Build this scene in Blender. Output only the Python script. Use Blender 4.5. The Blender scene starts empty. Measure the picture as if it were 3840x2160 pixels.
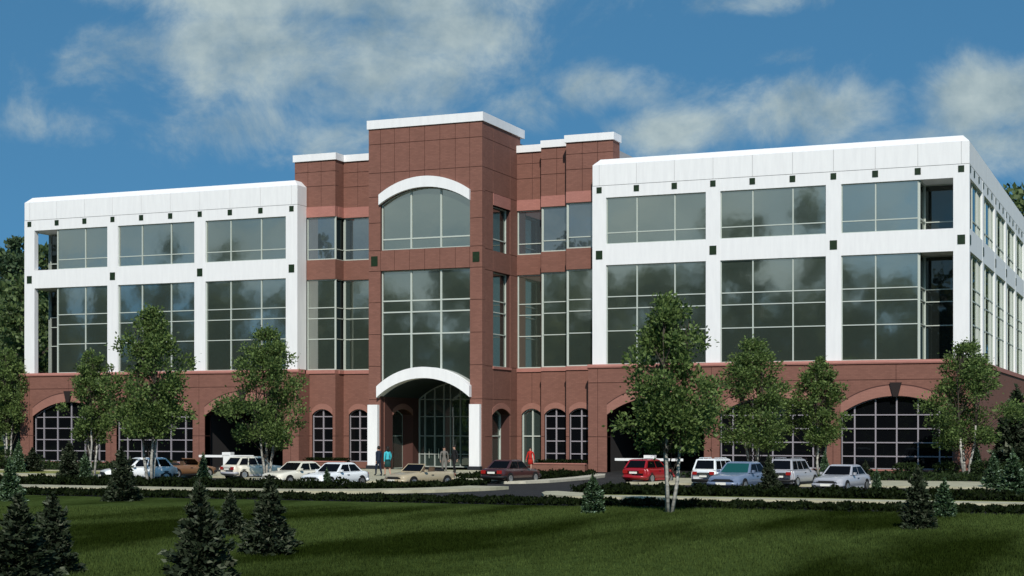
import bpy, bmesh, math, random
import numpy as np
from mathutils import Vector, Matrix, Euler

S = bpy.context.scene
COL = S.collection
R = math.radians
random.seed(7)

# ------------------------------------------------------------------ camera
cam_d = bpy.data.cameras.new('camera')
cam_d.sensor_width = 36.0
cam_d.lens = 56.31
cam_d.shift_y = 0.1358
cam_d.clip_start = 0.5
cam_d.clip_end = 4000
cam = bpy.data.objects.new('camera', cam_d)
cam.location = (47.244, -101.134, 3.0)
cam.rotation_euler = (R(90), 0, 0.391579)
COL.objects.link(cam)
S.camera = cam

# ------------------------------------------------------------------ sun, sky, exposure
SUN_AZ, SUN_EL = R(24), R(37)            # azimuth measured from the facade normal (-Y) towards +X
sun_dir = Vector((math.sin(SUN_AZ) * math.cos(SUN_EL), -math.cos(SUN_AZ) * math.cos(SUN_EL), math.sin(SUN_EL)))
sd = bpy.data.lights.new('sun', 'SUN')
sd.energy = 4.15
sd.angle = R(0.5)
sd.color = (1.0, 0.945, 0.875)
sun = bpy.data.objects.new('sun', sd)
sun.rotation_euler = sun_dir.to_track_quat('Z', 'Y').to_euler()
sun.location = (60, -80, 80)
COL.objects.link(sun)

S.view_settings.view_transform = 'Standard'
S.view_settings.look = 'None'
S.view_settings.exposure = 0.0
S.view_settings.gamma = 1.0
S.view_settings.use_curve_mapping = False

W = bpy.data.worlds.new('World')
S.world = W
W.use_nodes = True
nt = W.node_tree
nt.nodes.clear()


def wn(t, **kw):
    n = nt.nodes.new(t)
    for k, v in kw.items():
        setattr(n, k, v)
    return n


def wl(a, b):
    nt.links.new(a, b)


def wmath(op, a, b=None, c=None):
    n = wn('ShaderNodeMath', operation=op)
    for i, v in enumerate((a, b, c)):
        if v is None:
            continue
        if isinstance(v, (int, float)):
            n.inputs[i].default_value = v
        else:
            wl(v, n.inputs[i])
    return n.outputs[0]


tc = wn('ShaderNodeTexCoord')
lift = wn('ShaderNodeVectorMath', operation='ADD')          # sample the sky a little higher: deeper blue low down
wl(tc.outputs['Generated'], lift.inputs[0])
lift.inputs[1].default_value = (0, 0, 0.45)
nrm = wn('ShaderNodeVectorMath', operation='NORMALIZE')
wl(lift.outputs[0], nrm.inputs[0])
sky = wn('ShaderNodeTexSky')
sky.sky_type = 'NISHITA'
sky.sun_disc = False
sky.sun_elevation = SUN_EL
sky.sun_rotation = math.pi - SUN_AZ
sky.air_density = 1.0
sky.dust_density = 0.3
sky.ozone_density = 2.0
wl(nrm.outputs[0], sky.inputs['Vector'])
hsv = wn('ShaderNodeHueSaturation')
hsv.inputs['Saturation'].default_value = 1.12
hsv.inputs['Value'].default_value = 0.132
wl(sky.outputs['Color'], hsv.inputs['Color'])

sep = wn('ShaderNodeSeparateXYZ')
wl(tc.outputs['Generated'], sep.inputs[0])
az = wmath('ARCTAN2', sep.outputs[0], sep.outputs[1])
el = wmath('ARCSINE', sep.outputs[2])
# cloud banks as soft ellipses in azimuth / elevation (degrees), broken up by noise
banks = [(-29.0, 12.8, 7.4, 2.6, 0.54), (-29.5, 15.2, 9.5, 1.6, 0.58), (-24.4, 13.8, 3.6, 1.4, 0.46), (-31.5, 10.6, 4.6, 1.7, 0.42),
         (-28.0, 10.0, 3.4, 1.6, 0.42), (-36.4, 12.8, 2.3, 1.4, 0.46), (-38.2, 10.3, 2.4, 0.8, 0.30), (-19.4, 12.0, 2.6, 1.0, 0.46),
         (-11.8, 11.0, 3.2, 1.35, 0.58), (-16.2, 10.4, 3.2, 1.0, 0.46), (-5.8, 11.2, 2.6, 1.5, 0.58), (-5.4, 9.6, 2.6, 1.0, 0.46),
         (-13.6, 14.7, 2.6, 0.55, 0.40), (-13.0, 12.9, 1.2, 0.5, 0.36), (-22.0, 11.2, 2.6, 1.2, 0.38), (-9.0, 9.8, 3.0, 0.8, 0.42),
         (25, 18, 14, 6, 0.35), (80, 22, 16, 6, 0.35), (130, 20, 14, 5, 0.35), (-75, 18, 14, 5, 0.35), (-110, 13, 16, 6, 0.45),
         (-160, 17, 16, 6, 0.45), (-158, 7, 18, 5.5, 0.66), (-134, 7, 14, 5, 0.62), (172, 8, 12, 5, 0.62), (-178, 30, 20, 8, 0.35)]
tot = None
for (a0, e0, ra, re, wgt) in banks:
    da = wmath('DIVIDE', wmath('SUBTRACT', az, R(a0)), R(ra))
    de = wmath('DIVIDE', wmath('SUBTRACT', el, R(e0)), R(re))
    d2 = wmath('ADD', wmath('MULTIPLY', da, da), wmath('MULTIPLY', de, de))
    g = wmath('MULTIPLY', wmath('EXPONENT', wmath('MULTIPLY', d2, -0.80)), wgt * 1.12)
    tot = g if tot is None else wmath('MAXIMUM', tot, g)
cmb = wn('ShaderNodeCombineXYZ')
wl(wmath('MULTIPLY', az, 1.0), cmb.inputs[0])
wl(wmath('MULTIPLY', el, 1.2), cmb.inputs[1])
no1 = wn('ShaderNodeTexNoise')
no1.inputs['Scale'].default_value = 15.0
no1.inputs['Detail'].default_value = 12.0
no1.inputs['Roughness'].default_value = 0.64
no1.inputs['Distortion'].default_value = 0.35
wl(cmb.outputs[0], no1.inputs['Vector'])
no2 = wn('ShaderNodeTexNoise')
no2.inputs['Scale'].default_value = 22.0
no2.inputs['Detail'].default_value = 9.0
no2.inputs['Roughness'].default_value = 0.58
shf = wn('ShaderNodeVectorMath', operation='ADD')
wl(cmb.outputs[0], shf.inputs[0])
shf.inputs[1].default_value = (3.1, 0.035, 0.4)
wl(shf.outputs[0], no2.inputs['Vector'])
dens = wmath('ADD', tot, wmath('MULTIPLY', wmath('SUBTRACT', no1.outputs['Fac'], 0.5), 1.15))
mr = wn('ShaderNodeMapRange', interpolation_type='SMOOTHSTEP')
mr.inputs['From Min'].default_value = 0.17
mr.inputs['From Max'].default_value = 0.68
mr.inputs['To Max'].default_value = 0.95
wl(dens, mr.inputs['Value'])
ramp = wn('ShaderNodeValToRGB')
ramp.color_ramp.elements[0].position = 0.30
ramp.color_ramp.elements[0].color = (0.23, 0.33, 0.39, 1)
ramp.color_ramp.elements[1].position = 0.72
ramp.color_ramp.elements[1].color = (0.55, 0.64, 0.63, 1)
wl(no2.outputs['Fac'], ramp.inputs['Fac'])
mix = wn('ShaderNodeMix', data_type='RGBA')
wl(mr.outputs[0], mix.inputs['Factor'])
tnt = wn('ShaderNodeMix', data_type='RGBA', blend_type='MULTIPLY')
tnt.inputs['Factor'].default_value = 1.0
tnt.inputs['B'].default_value = (0.72, 1.13, 1.06, 1)
wl(hsv.outputs['Color'], tnt.inputs['A'])
wl(tnt.outputs['Result'], mix.inputs['A'])
wl(ramp.outputs['Color'], mix.inputs['B'])
bg = wn('ShaderNodeBackground')
bg.inputs['Strength'].default_value = 1.0
wl(mix.outputs['Result'], bg.inputs['Color'])
wo = wn('ShaderNodeOutputWorld')
wl(bg.outputs[0], wo.inputs['Surface'])


# ------------------------------------------------------------------ materials
def mat(name, col, rough=0.7, var=0.0, vscale=3.0, spec=0.3, metal=0.0, bump=0.0, bscale=40.0, col2=None, stretch=(1, 1, 1), coat=0.0):
    m = bpy.data.materials.new(name)
    m.use_nodes = True
    t = m.node_tree
    b = t.nodes['Principled BSDF']
    b.inputs['Roughness'].default_value = rough
    b.inputs['Specular IOR Level'].default_value = spec
    b.inputs['Metallic'].default_value = metal
    b.inputs['Coat Weight'].default_value = coat
    b.inputs['Base Color'].default_value = (*col, 1)
    if var or bump:
        c = t.nodes.new('ShaderNodeTexCoord')
        g = t.nodes.new('ShaderNodeNewGeometry')
        mp = t.nodes.new('ShaderNodeMapping')
        mp.inputs['Scale'].default_value = stretch
        t.links.new(g.outputs['Position'], mp.inputs['Vector'])
    if var:
        n = t.nodes.new('ShaderNodeTexNoise')
        n.inputs['Scale'].default_value = vscale
        n.inputs['Detail'].default_value = 7
        n.inputs['Roughness'].default_value = 0.62
        t.links.new(mp.outputs[0], n.inputs['Vector'])
        r = t.nodes.new('ShaderNodeValToRGB')
        c2 = col2 or tuple(min(1, v * (1 + var)) for v in col)
        c1 = tuple(v * (1 - var) for v in col)
        r.color_ramp.elements[0].position = 0.32
        r.color_ramp.elements[1].position = 0.68
        r.color_ramp.elements[0].color = (*c1, 1)
        r.color_ramp.elements[1].color = (*c2, 1)
        t.links.new(n.outputs['Fac'], r.inputs['Fac'])
        t.links.new(r.outputs['Color'], b.inputs['Base Color'])
    if bump:
        n = t.nodes.new('ShaderNodeTexNoise')
        n.inputs['Scale'].default_value = bscale
        n.inputs['Detail'].default_value = 5
        t.links.new(mp.outputs[0], n.inputs['Vector'])
        bp = t.nodes.new('ShaderNodeBump')
        bp.inputs['Strength'].default_value = bump
        bp.inputs['Distance'].default_value = 0.05
        t.links.new(n.outputs['Fac'], bp.inputs['Height'])
        t.links.new(bp.outputs[0], b.inputs['Normal'])
    return m


def brick_mat(name, col, depth=0.09):
    """brick-faced precast: fine coursing plus soft weathering"""
    m = bpy.data.materials.new(name)
    m.use_nodes = True
    t = m.node_tree
    b = t.nodes['Principled BSDF']
    b.inputs['Roughness'].default_value = 0.85
    b.inputs['Specular IOR Level'].default_value = 0.2
    g = t.nodes.new('ShaderNodeNewGeometry')
    sx = t.nodes.new('ShaderNodeSeparateXYZ')
    t.links.new(g.outputs['Position'], sx.inputs[0])
    ad = t.nodes.new('ShaderNodeMath')
    t.links.new(sx.outputs[0], ad.inputs[0])
    t.links.new(sx.outputs[1], ad.inputs[1])
    cb = t.nodes.new('ShaderNodeCombineXYZ')
    t.links.new(ad.outputs[0], cb.inputs[0])
    t.links.new(sx.outputs[2], cb.inputs[1])
    bt = t.nodes.new('ShaderNodeTexBrick')
    bt.inputs['Scale'].default_value = 1.0
    bt.inputs['Brick Width'].default_value = 0.30
    bt.inputs['Row Height'].default_value = 0.10
    bt.inputs['Mortar Size'].default_value = 0.012
    bt.inputs['Color1'].default_value = (*[v * (1 + depth) for v in col], 1)
    bt.inputs['Color2'].default_value = (*[v * (1 - depth) for v in col], 1)
    bt.inputs['Mortar'].default_value = (*[v * 0.88 for v in col], 1)
    t.links.new(cb.outputs[0], bt.inputs['Vector'])
    n = t.nodes.new('ShaderNodeTexNoise')
    n.inputs['Scale'].default_value = 0.9
    n.inputs['Detail'].default_value = 8
    n.inputs['Roughness'].default_value = 0.7
    t.links.new(g.outputs['Position'], n.inputs['Vector'])
    mr_ = t.nodes.new('ShaderNodeMapRange')
    mr_.inputs['From Min'].default_value = 0.3
    mr_.inputs['From Max'].default_value = 0.7
    mr_.inputs['To Min'].default_value = 0.93
    mr_.inputs['To Max'].default_value = 1.07
    t.links.new(n.outputs['Fac'], mr_.inputs['Value'])
    mu = t.nodes.new('ShaderNodeMix')
    mu.data_type = 'RGBA'
    mu.blend_type = 'MULTIPLY'
    mu.inputs['Factor'].default_value = 1
    t.links.new(bt.outputs['Color'], mu.inputs['A'])
    t.links.new(mr_.outputs[0], mu.inputs['B'])
    t.links.new(mu.outputs['Result'], b.inputs['Base Color'])
    return m


def glass_mat(name, body, refl, tint=(0.8, 0.9, 0.85), wav=0.012, rough=0.02):
    """tinted reflective office glass, seen from outside"""
    m = bpy.data.materials.new(name)
    m.use_nodes = True
    t = m.node_tree
    t.nodes.clear()
    o = t.nodes.new('ShaderNodeOutputMaterial')
    d = t.nodes.new('ShaderNodeBsdfDiffuse')
    d.inputs['Color'].default_value = (*body, 1)
    g = t.nodes.new('ShaderNodeBsdfGlossy')
    g.inputs['Roughness'].default_value = rough
    g.inputs['Color'].default_value = (*tint, 1)
    geo = t.nodes.new('ShaderNodeNewGeometry')
    n = t.nodes.new('ShaderNodeTexNoise')
    n.inputs['Scale'].default_value = 0.8
    t.links.new(geo.outputs['Position'], n.inputs['Vector'])
    bp = t.nodes.new('ShaderNodeBump')
    bp.inputs['Strength'].default_value = 0.25
    bp.inputs['Distance'].default_value = wav
    t.links.new(n.outputs['Fac'], bp.inputs['Height'])
    t.links.new(bp.outputs[0], g.inputs['Normal'])
    dt = t.nodes.new('ShaderNodeVectorMath')              # Schlick term, the same for either face orientation
    dt.operation = 'DOT_PRODUCT'
    t.links.new(geo.outputs['Normal'], dt.inputs[0])
    t.links.new(geo.outputs['Incoming'], dt.inputs[1])
    ab = t.nodes.new('ShaderNodeMath')
    ab.operation = 'ABSOLUTE'
    t.links.new(dt.outputs['Value'], ab.inputs[0])
    om = t.nodes.new('ShaderNodeMath')
    om.operation = 'SUBTRACT'
    om.inputs[0].default_value = 1.0
    t.links.new(ab.outputs[0], om.inputs[1])
    pw = t.nodes.new('ShaderNodeMath')
    pw.operation = 'POWER'
    pw.inputs[1].default_value = 5.0
    t.links.new(om.outputs[0], pw.inputs[0])
    fr = t.nodes.new('ShaderNodeMath')
    fr.operation = 'MULTIPLY_ADD'
    fr.inputs[1].default_value = 0.96
    fr.inputs[2].default_value = 0.04
    t.links.new(pw.outputs[0], fr.inputs[0])
    ma = t.nodes.new('ShaderNodeMath')
    ma.operation = 'ADD'
    ma.use_clamp = True
    t.links.new(fr.outputs[0], ma.inputs[0])
    ma.inputs[1].default_value = refl
    mx = t.nodes.new('ShaderNodeMixShader')
    t.links.new(ma.outputs[0], mx.inputs[0])
    t.links.new(d.outputs[0], mx.inputs[1])
    t.links.new(g.outputs[0], mx.inputs[2])
    t.links.new(mx.outputs[0], o.inputs['Surface'])
    return m


def leaf_mat(name, dark, light, trans=0.25, tip=None, spec=0.3):
    m = bpy.data.materials.new(name)
    m.use_nodes = True
    t = m.node_tree
    b = t.nodes['Principled BSDF']
    b.inputs['Roughness'].default_value = 0.55
    b.inputs['Specular IOR Level'].default_value = spec
    g = t.nodes.new('ShaderNodeNewGeometry')
    r = t.nodes.new('ShaderNodeValToRGB')
    r.color_ramp.elements[0].color = (*dark, 1)
    r.color_ramp.elements[1].color = (*light, 1)
    if tip:
        e = r.color_ramp.elements.new(0.85)
        e.color = (*light, 1)
        r.color_ramp.elements[2].color = (*tip, 1)
    t.links.new(g.outputs['Random Per Island'], r.inputs['Fac'])
    t.links.new(r.outputs['Color'], b.inputs['Base Color'])
    if trans:
        tr = t.nodes.new('ShaderNodeBsdfTranslucent')
        t.links.new(r.outputs['Color'], tr.inputs['Color'])
        mx = t.nodes.new('ShaderNodeMixShader')
        mx.inputs[0].default_value = trans
        t.links.new(b.outputs[0], mx.inputs[1])
        t.links.new(tr.outputs[0], mx.inputs[2])
        t.links.new(mx.outputs[0], t.nodes['Material Output'].inputs['Surface'])
    return m


BRICK = brick_mat('brick', (0.197, 0.092, 0.069))
BRICK_JOINT = mat('brick_joint', (0.075, 0.032, 0.026), 0.9)
BAND = brick_mat('pale_brick_band', (0.37, 0.165, 0.135), 0.06)
TRIM = brick_mat('arch_brick', (0.29, 0.14, 0.108), 0.06)
KEY = mat('keystone_stone', (0.018, 0.012, 0.011), 0.8)
WHITE = mat('white_precast', (0.73, 0.73, 0.725), 0.7, var=0.03, vscale=1.6, spec=0.15, col2=(0.77, 0.77, 0.76), stretch=(2.2, 2.2, .3))
JOINT = mat('precast_joint', (0.30, 0.30, 0.30), 0.9)
GREEN = mat('green_tile', (0.012, 0.026, 0.010), 0.45, var=0.3, vscale=6)
FRAME = mat('window_frame', (0.44, 0.48, 0.43), 0.5)
FRAME_DK = mat('shopfront_frame', (0.27, 0.25, 0.27), 0.5)
FRAME_IN = mat('portal_frame', (0.34, 0.37, 0.35), 0.5)
GLASS = glass_mat('reflective_glass', (0.042, 0.056, 0.045), 0.38, (0.90, 0.91, 0.84), rough=0.05)
GLASS_B = glass_mat('sky_tinted_glass', (0.050, 0.066, 0.074), 0.22, (0.85, 0.92, 0.95))  # blue of the reflected sky is mixed into the glass colour
GLASS_D = glass_mat('dark_glass', (0.0035, 0.004, 0.005), 0.0, (0.5, 0.55, 0.5))
GLASS_S = glass_mat('dimmed_side_glass', (0.026, 0.035, 0.032), 0.10, (0.8, 0.85, 0.8))  # same glass as the front, its dimmer reflection set by a darker colour
GLASS_N = glass_mat('dimmed_corner_glass', (0.010, 0.013, 0.012), 0.05, (0.8, 0.85, 0.8))  # front glass again, colour and reflection darkened for the dim open corner
GLASS_P = glass_mat('portal_glass', (0.035, 0.050, 0.045), 0.16, (0.8, 0.9, 0.85))
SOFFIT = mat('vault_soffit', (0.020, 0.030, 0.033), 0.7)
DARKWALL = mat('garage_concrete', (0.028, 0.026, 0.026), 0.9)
ROOFM = mat('roof_membrane', (0.3, 0.3, 0.3), 0.9)
GRANITE = mat('dark_granite', (0.02, 0.022, 0.026), 0.4)
CONC = mat('concrete', (0.38, 0.36, 0.24), 0.85, var=0.18, vscale=1.4, col2=(0.47, 0.44, 0.31))
KERBM = mat('kerb_concrete', (0.46, 0.43, 0.34), 0.85, var=0.15, vscale=2.2)
ASPH = mat('asphalt', (0.017, 0.0165, 0.016), 0.9, var=0.3, vscale=0.7, bump=0.2, bscale=60)
LINE = mat('marking_paint', (0.6, 0.6, 0.56), 0.7, var=0.2, vscale=8)
BARK = mat('birch_bark', (0.34, 0.33, 0.29), 0.8, var=0.55, vscale=3.0, stretch=(1, 1, 3))
BARK_D = mat('dark_bark', (0.055, 0.045, 0.035), 0.9, var=0.3, vscale=5)
LEAF = leaf_mat('birch_leaves', (0.028, 0.056, 0.012), (0.215, 0.305, 0.09), 0.45)
LEAF_B = leaf_mat('olive_leaves', (0.018, 0.032, 0.010), (0.115, 0.150, 0.050), 0.28)
NEEDLE = leaf_mat('spruce_needles', (0.011, 0.019, 0.009), (0.042, 0.056, 0.031), 0.0, (0.115, 0.125, 0.085), 0.08)
NEEDLE_B = leaf_mat('blue_spruce_needles', (0.014, 0.034, 0.014), (0.072, 0.120, 0.055), 0.0, (0.30, 0.40, 0.29), 0.1)
HEDGE = leaf_mat('hedge_leaves', (0.0025, 0.0045, 0.0015), (0.013, 0.021, 0.006), 0.05, None, 0.03)
SHRUB = leaf_mat('shrub_leaves', (0.005, 0.011, 0.004), (0.036, 0.058, 0.018), 0.15, None, 0.08)
FORL = leaf_mat('forest_leaves', (0.024, 0.050, 0.016), (0.13, 0.18, 0.06), 0.25)
FORC = leaf_mat('conifer_leaves', (0.016, 0.036, 0.018), (0.08, 0.125, 0.055), 0.2)
REFL = leaf_mat('grove_leaves', (0.05, 0.075, 0.03), (0.19, 0.215, 0.10), 0.5)
SOIL = mat('mulch', (0.016, 0.015, 0.010), 0.95, var=0.4, vscale=4)


def grass_mat(name, a, b, c):
    m = bpy.data.materials.new(name)
    m.use_nodes = True
    t = m.node_tree
    p = t.nodes['Principled BSDF']
    p.inputs['Roughness'].default_value = 0.9
    p.inputs['Specular IOR Level'].default_value = 0.0
    g = t.nodes.new('ShaderNodeNewGeometry')
    mp = t.nodes.new('ShaderNodeMapping')                 # long bands of uneven tone, stretched along Y
    mp.inputs['Rotation'].default_value = (0, 0, R(6))
    mp.inputs['Scale'].default_value = (0.20, 0.05, 1)
    t.links.new(g.outputs['Position'], mp.inputs['Vector'])
    n1 = t.nodes.new('ShaderNodeTexNoise')
    n1.inputs['Scale'].default_value = 1.0
    n1.inputs['Detail'].default_value = 5
    n1.inputs['Roughness'].default_value = 0.55
    t.links.new(mp.outputs[0], n1.inputs['Vector'])
    r1 = t.nodes.new('ShaderNodeValToRGB')
    r1.color_ramp.elements[0].position = 0.40
    r1.color_ramp.elements[1].position = 0.56
    r1.color_ramp.elements[0].color = (*a, 1)
    r1.color_ramp.elements[1].color = (*b, 1)
    t.links.new(n1.outputs['Fac'], r1.inputs['Fac'])
    n2 = t.nodes.new('ShaderNodeTexNoise')
    n2.inputs['Scale'].default_value = 2.6
    n2.inputs['Detail'].default_value = 10
    n2.inputs['Roughness'].default_value = 0.75
    t.links.new(g.outputs['Position'], n2.inputs['Vector'])
    r2 = t.nodes.new('ShaderNodeValToRGB')
    r2.color_ramp.elements[0].position = 0.36
    r2.color_ramp.elements[1].position = 0.66
    r2.color_ramp.elements[0].color = (0.62, 0.62, 0.62, 1)
    r2.color_ramp.elements[1].color = (*c, 1)
    t.links.new(n2.outputs['Fac'], r2.inputs['Fac'])
    mu = t.nodes.new('ShaderNodeMix')
    mu.data_type = 'RGBA'
    mu.blend_type = 'MULTIPLY'
    mu.inputs['Factor'].default_value = 1
    t.links.new(r1.outputs['Color'], mu.inputs['A'])
    t.links.new(r2.outputs['Color'], mu.inputs['B'])
    t.links.new(mu.outputs['Result'], p.inputs['Base Color'])
    n3 = t.nodes.new('ShaderNodeTexNoise')
    n3.inputs['Scale'].default_value = 14
    n3.inputs['Detail'].default_value = 6
    t.links.new(g.outputs['Position'], n3.inputs['Vector'])
    bp = t.nodes.new('ShaderNodeBump')
    bp.inputs['Strength'].default_value = 0.6
    bp.inputs['Distance'].default_value = 0.08
    t.links.new(n3.outputs['Fac'], bp.inputs['Height'])
    t.links.new(bp.outputs[0], p.inputs['Normal'])
    return m


GRASS = grass_mat('lawn_grass', (0.014, 0.023, 0.004), (0.053, 0.078, 0.021), (1.3, 1.3, 1.25))
FIELD = grass_mat('meadow_grass', (0.07, 0.10, 0.025), (0.11, 0.14, 0.04), (1.2, 1.2, 1.2))
VERGE = grass_mat('verge_grass', (0.14, 0.16, 0.04), (0.24, 0.25, 0.09), (1.2, 1.2, 1.1))


# ------------------------------------------------------------------ mesh helpers
class MB:
    """collects geometry, then links it as ONE mesh object"""

    def __init__(self, T=None):
        self.v, self.f, self.mi, self.T = [], [], [], T
        self.cur = 0

    def pts(self, ps):
        i = len(self.v)
        for p in ps:
            self.v.append(tuple(self.T(p)) if self.T else tuple(p))
        return i

    def face(self, ps):
        i = self.pts(ps)
        self.f.append(tuple(range(i, i + len(ps))))
        self.mi.append(self.cur)

    def hexa(self, p):           # 8 corners: bottom ring 0-3, top ring 4-7
        i = self.pts(p)
        for q in ((3, 2, 1, 0), (4, 5, 6, 7), (0, 1, 5, 4), (1, 2, 6, 5), (2, 3, 7, 6), (3, 0, 4, 7)):
            self.f.append(tuple(i + k for k in q))
            self.mi.append(self.cur)

    def box(self, x0, x1, y0, y1, z0, z1):
        x0, x1 = min(x0, x1), max(x0, x1)
        y0, y1 = min(y0, y1), max(y0, y1)
        z0, z1 = min(z0, z1), max(z0, z1)
        self.hexa([(x0, y0, z0), (x1, y0, z0), (x1, y1, z0), (x0, y1, z0), (x0, y0, z1), (x1, y0, z1), (x1, y1, z1), (x0, y1, z1)])

    def tube(self, pts, rads, n=6, cap=True):
        rings = []
        for k, p in enumerate(pts):
            p = Vector(p)
            d = (Vector(pts[min(k + 1, len(pts) - 1)]) - Vector(pts[max(k - 1, 0)])).normalized()
            a = d.orthogonal().normalized()
            if k and rings:
                a = (prev_a - d * prev_a.dot(d)).normalized()
            prev_a = a
            b = d.cross(a)
            r = rads[k] if hasattr(rads, '__len__') else rads
            rings.append(self.pts([p + (a * math.cos(2 * math.pi * j / n) + b * math.sin(2 * math.pi * j / n)) * r for j in range(n)]))
        for k in range(len(rings) - 1):
            for j in range(n):
                self.f.append((rings[k] + j, rings[k] + (j + 1) % n, rings[k + 1] + (j + 1) % n, rings[k + 1] + j))
                self.mi.append(self.cur)
        if cap:
            self.f.append(tuple(rings[0] + j for j in reversed(range(n))))
            self.f.append(tuple(rings[-1] + j for j in range(n)))
            self.mi += [self.cur, self.cur]

    def lathe(self, c, prof, n=16, axis='y'):      # prof: (radius, along-axis)
        rings = []
        for r, a in prof:
            ps = []
            for j in range(n):
                t = 2 * math.pi * j / n
                q = (r * math.cos(t), a, r * math.sin(t)) if axis == 'y' else (r * math.cos(t), r * math.sin(t), a)
                ps.append((c[0] + q[0], c[1] + q[1], c[2] + q[2]))
            rings.append(self.pts(ps))
        for k in range(len(rings) - 1):
            for j in range(n):
                self.f.append((rings[k] + j, rings[k] + (j + 1) % n, rings[k + 1] + (j + 1) % n, rings[k + 1] + j))
                self.mi.append(self.cur)
        self.f.append(tuple(rings[0] + j for j in range(n)))
        self.f.append(tuple(rings[-1] + j for j in range(n)))
        self.mi += [self.cur, self.cur]

    def strip(self, xs, lo, hi, y0, y1, ends=True):
        """solid between two height functions over xs, thickness y0..y1"""
        for a, b in zip(xs[:-1], xs[1:]):
            la, lb, ha, hb = lo(a), lo(b), hi(a), hi(b)
            if ha - la < 1e-4 and hb - lb < 1e-4:
                continue
            ha, hb = max(ha, la), max(hb, lb)
            self.face([(a, y0, la), (b, y0, lb), (b, y0, hb), (a, y0, ha)])
            self.face([(b, y1, lb), (a, y1, la), (a, y1, ha), (b, y1, hb)])
            self.face([(a, y0, ha), (b, y0, hb), (b, y1, hb), (a, y1, ha)])
            self.face([(a, y1, la), (b, y1, lb), (b, y0, lb), (a, y0, la)])
        if ends:
            a, b = xs[0], xs[-1]
            if hi(a) - lo(a) > 1e-4:
                self.face([(a, y1, lo(a)), (a, y0, lo(a)), (a, y0, hi(a)), (a, y1, hi(a))])
            if hi(b) - lo(b) > 1e-4:
                self.face([(b, y0, lo(b)), (b, y1, lo(b)), (b, y1, hi(b)), (b, y0, hi(b))])

    def build(self, name, material, parent=None, smooth=False):
        me = bpy.data.meshes.new(name)
        me.from_pydata(self.v, [], self.f)
        if isinstance(material, (list, tuple)):
            for m in material:
                me.materials.append(m)
            me.polygons.foreach_set('material_index', self.mi)
        else:
            me.materials.append(material)
        if smooth:
            me.polygons.foreach_set('use_smooth', [True] * len(me.polygons))
        me.update()
        o = bpy.data.objects.new(name, me)
        COL.objects.link(o)
        if parent:
            o.parent = parent
        return o


def tag(o, label=None, cat=None, group=None, kind=None):
    if label:
        o['label'] = label
    if cat:
        o['category'] = cat
    if group:
        o['group'] = group
    if kind:
        o['kind'] = kind
    return o


def empty(name, loc=(0, 0, 0), rz=0.0, parent=None):
    o = bpy.data.objects.new(name, None)
    o.empty_display_size = 0.3
    o.location = loc
    o.rotation_euler = (0, 0, rz)
    COL.objects.link(o)
    if parent:
        o.parent = parent
    return o


def copy_tree(o, parent=None):
    c = o.copy()
    COL.objects.link(c)
    c.parent = parent
    for ch in list(o.children):
        copy_tree(ch, c)
    return c


def arc(x0, x1, spring, crown):
    xc, a, r = (x0 + x1) / 2, (x1 - x0) / 2, crown - spring
    Rr = (a * a + r * r) / (2 * r)

    def fn(x):
        d = min(abs(x - xc), a)
        return crown - Rr + math.sqrt(max(Rr * Rr - d * d, 0))
    return fn


class Opening:
    def __init__(self, x0, x1, zb, spring, crown=None):
        self.x0, self.x1, self.zb, self.spring = x0, x1, zb, spring
        self.top = arc(x0, x1, spring, crown) if crown and crown > spring + 1e-3 else (lambda x: spring)
        self.arched = bool(crown and crown > spring + 1e-3)
        self.zmax = crown or spring


def wall_piece(mb, x0, x1, z0, z1, y0, y1, ops):
    """wall between x0..x1, z0..z1, y0 (front) .. y1 (back) with openings cut out; returns False when nothing is left"""
    ops = [o for o in ops if o.x1 > x0 + 1e-4 and o.x0 < x1 - 1e-4 and o.zmax > z0 and o.zb < z1]
    br = {round(x0, 4), round(x1, 4)}
    for o in ops:
        n = 20 if o.arched else 1
        for k in range(n + 1):
            x = o.x0 + (o.x1 - o.x0) * k / n
            if x0 < x < x1:
                br.add(round(x, 4))
    xs = sorted(br)
    any_ = False
    for a, b in zip(xs[:-1], xs[1:]):
        m = (a + b) / 2
        act = sorted([o for o in ops if o.x0 < m < o.x1], key=lambda o: o.zb)
        cla = clb = z0
        segs = []
        for o in act:
            segs.append((cla, clb, max(min(o.zb, z1), z0), max(min(o.zb, z1), z0)))
            cla, clb = max(o.top(a), cla), max(o.top(b), clb)
        segs.append((cla, clb, z1, z1))
        for la, lb, ua, ub in segs:
            la, lb = min(max(la, z0), z1), min(max(lb, z0), z1)
            if ua - la < 2e-3 and ub - lb < 2e-3:
                continue
            any_ = True
            ua, ub = max(ua, la), max(ub, lb)
            mb.face([(a, y0, la), (b, y0, lb), (b, y0, ub), (a, y0, ua)])
            mb.face([(b, y1, lb), (a, y1, la), (a, y1, ua), (b, y1, ub)])
            mb.face([(a, y0, ua), (b, y0, ub), (b, y1, ub), (a, y1, ua)])
            mb.face([(a, y1, la), (b, y1, lb), (b, y0, lb), (a, y0, la)])
            if abs(a - x0) < 1e-4:
                mb.face([(a, y1, la), (a, y0, la), (a, y0, ua), (a, y1, ua)])
            if abs(b - x1) < 1e-4:
                mb.face([(b, y0, lb), (b, y1, lb), (b, y1, ub), (b, y0, ub)])
    for o in ops:                                        # jambs
        zl, zh = max(o.zb, z0), min(o.spring, z1)
        if zh > zl + 1e-3:
            for xe in (o.x0, o.x1):
                if x0 + 1e-3 < xe < x1 - 1e-3:
                    mb.face([(xe, y0, zl), (xe, y1, zl), (xe, y1, zh), (xe, y0, zh)])
    return any_


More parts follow.
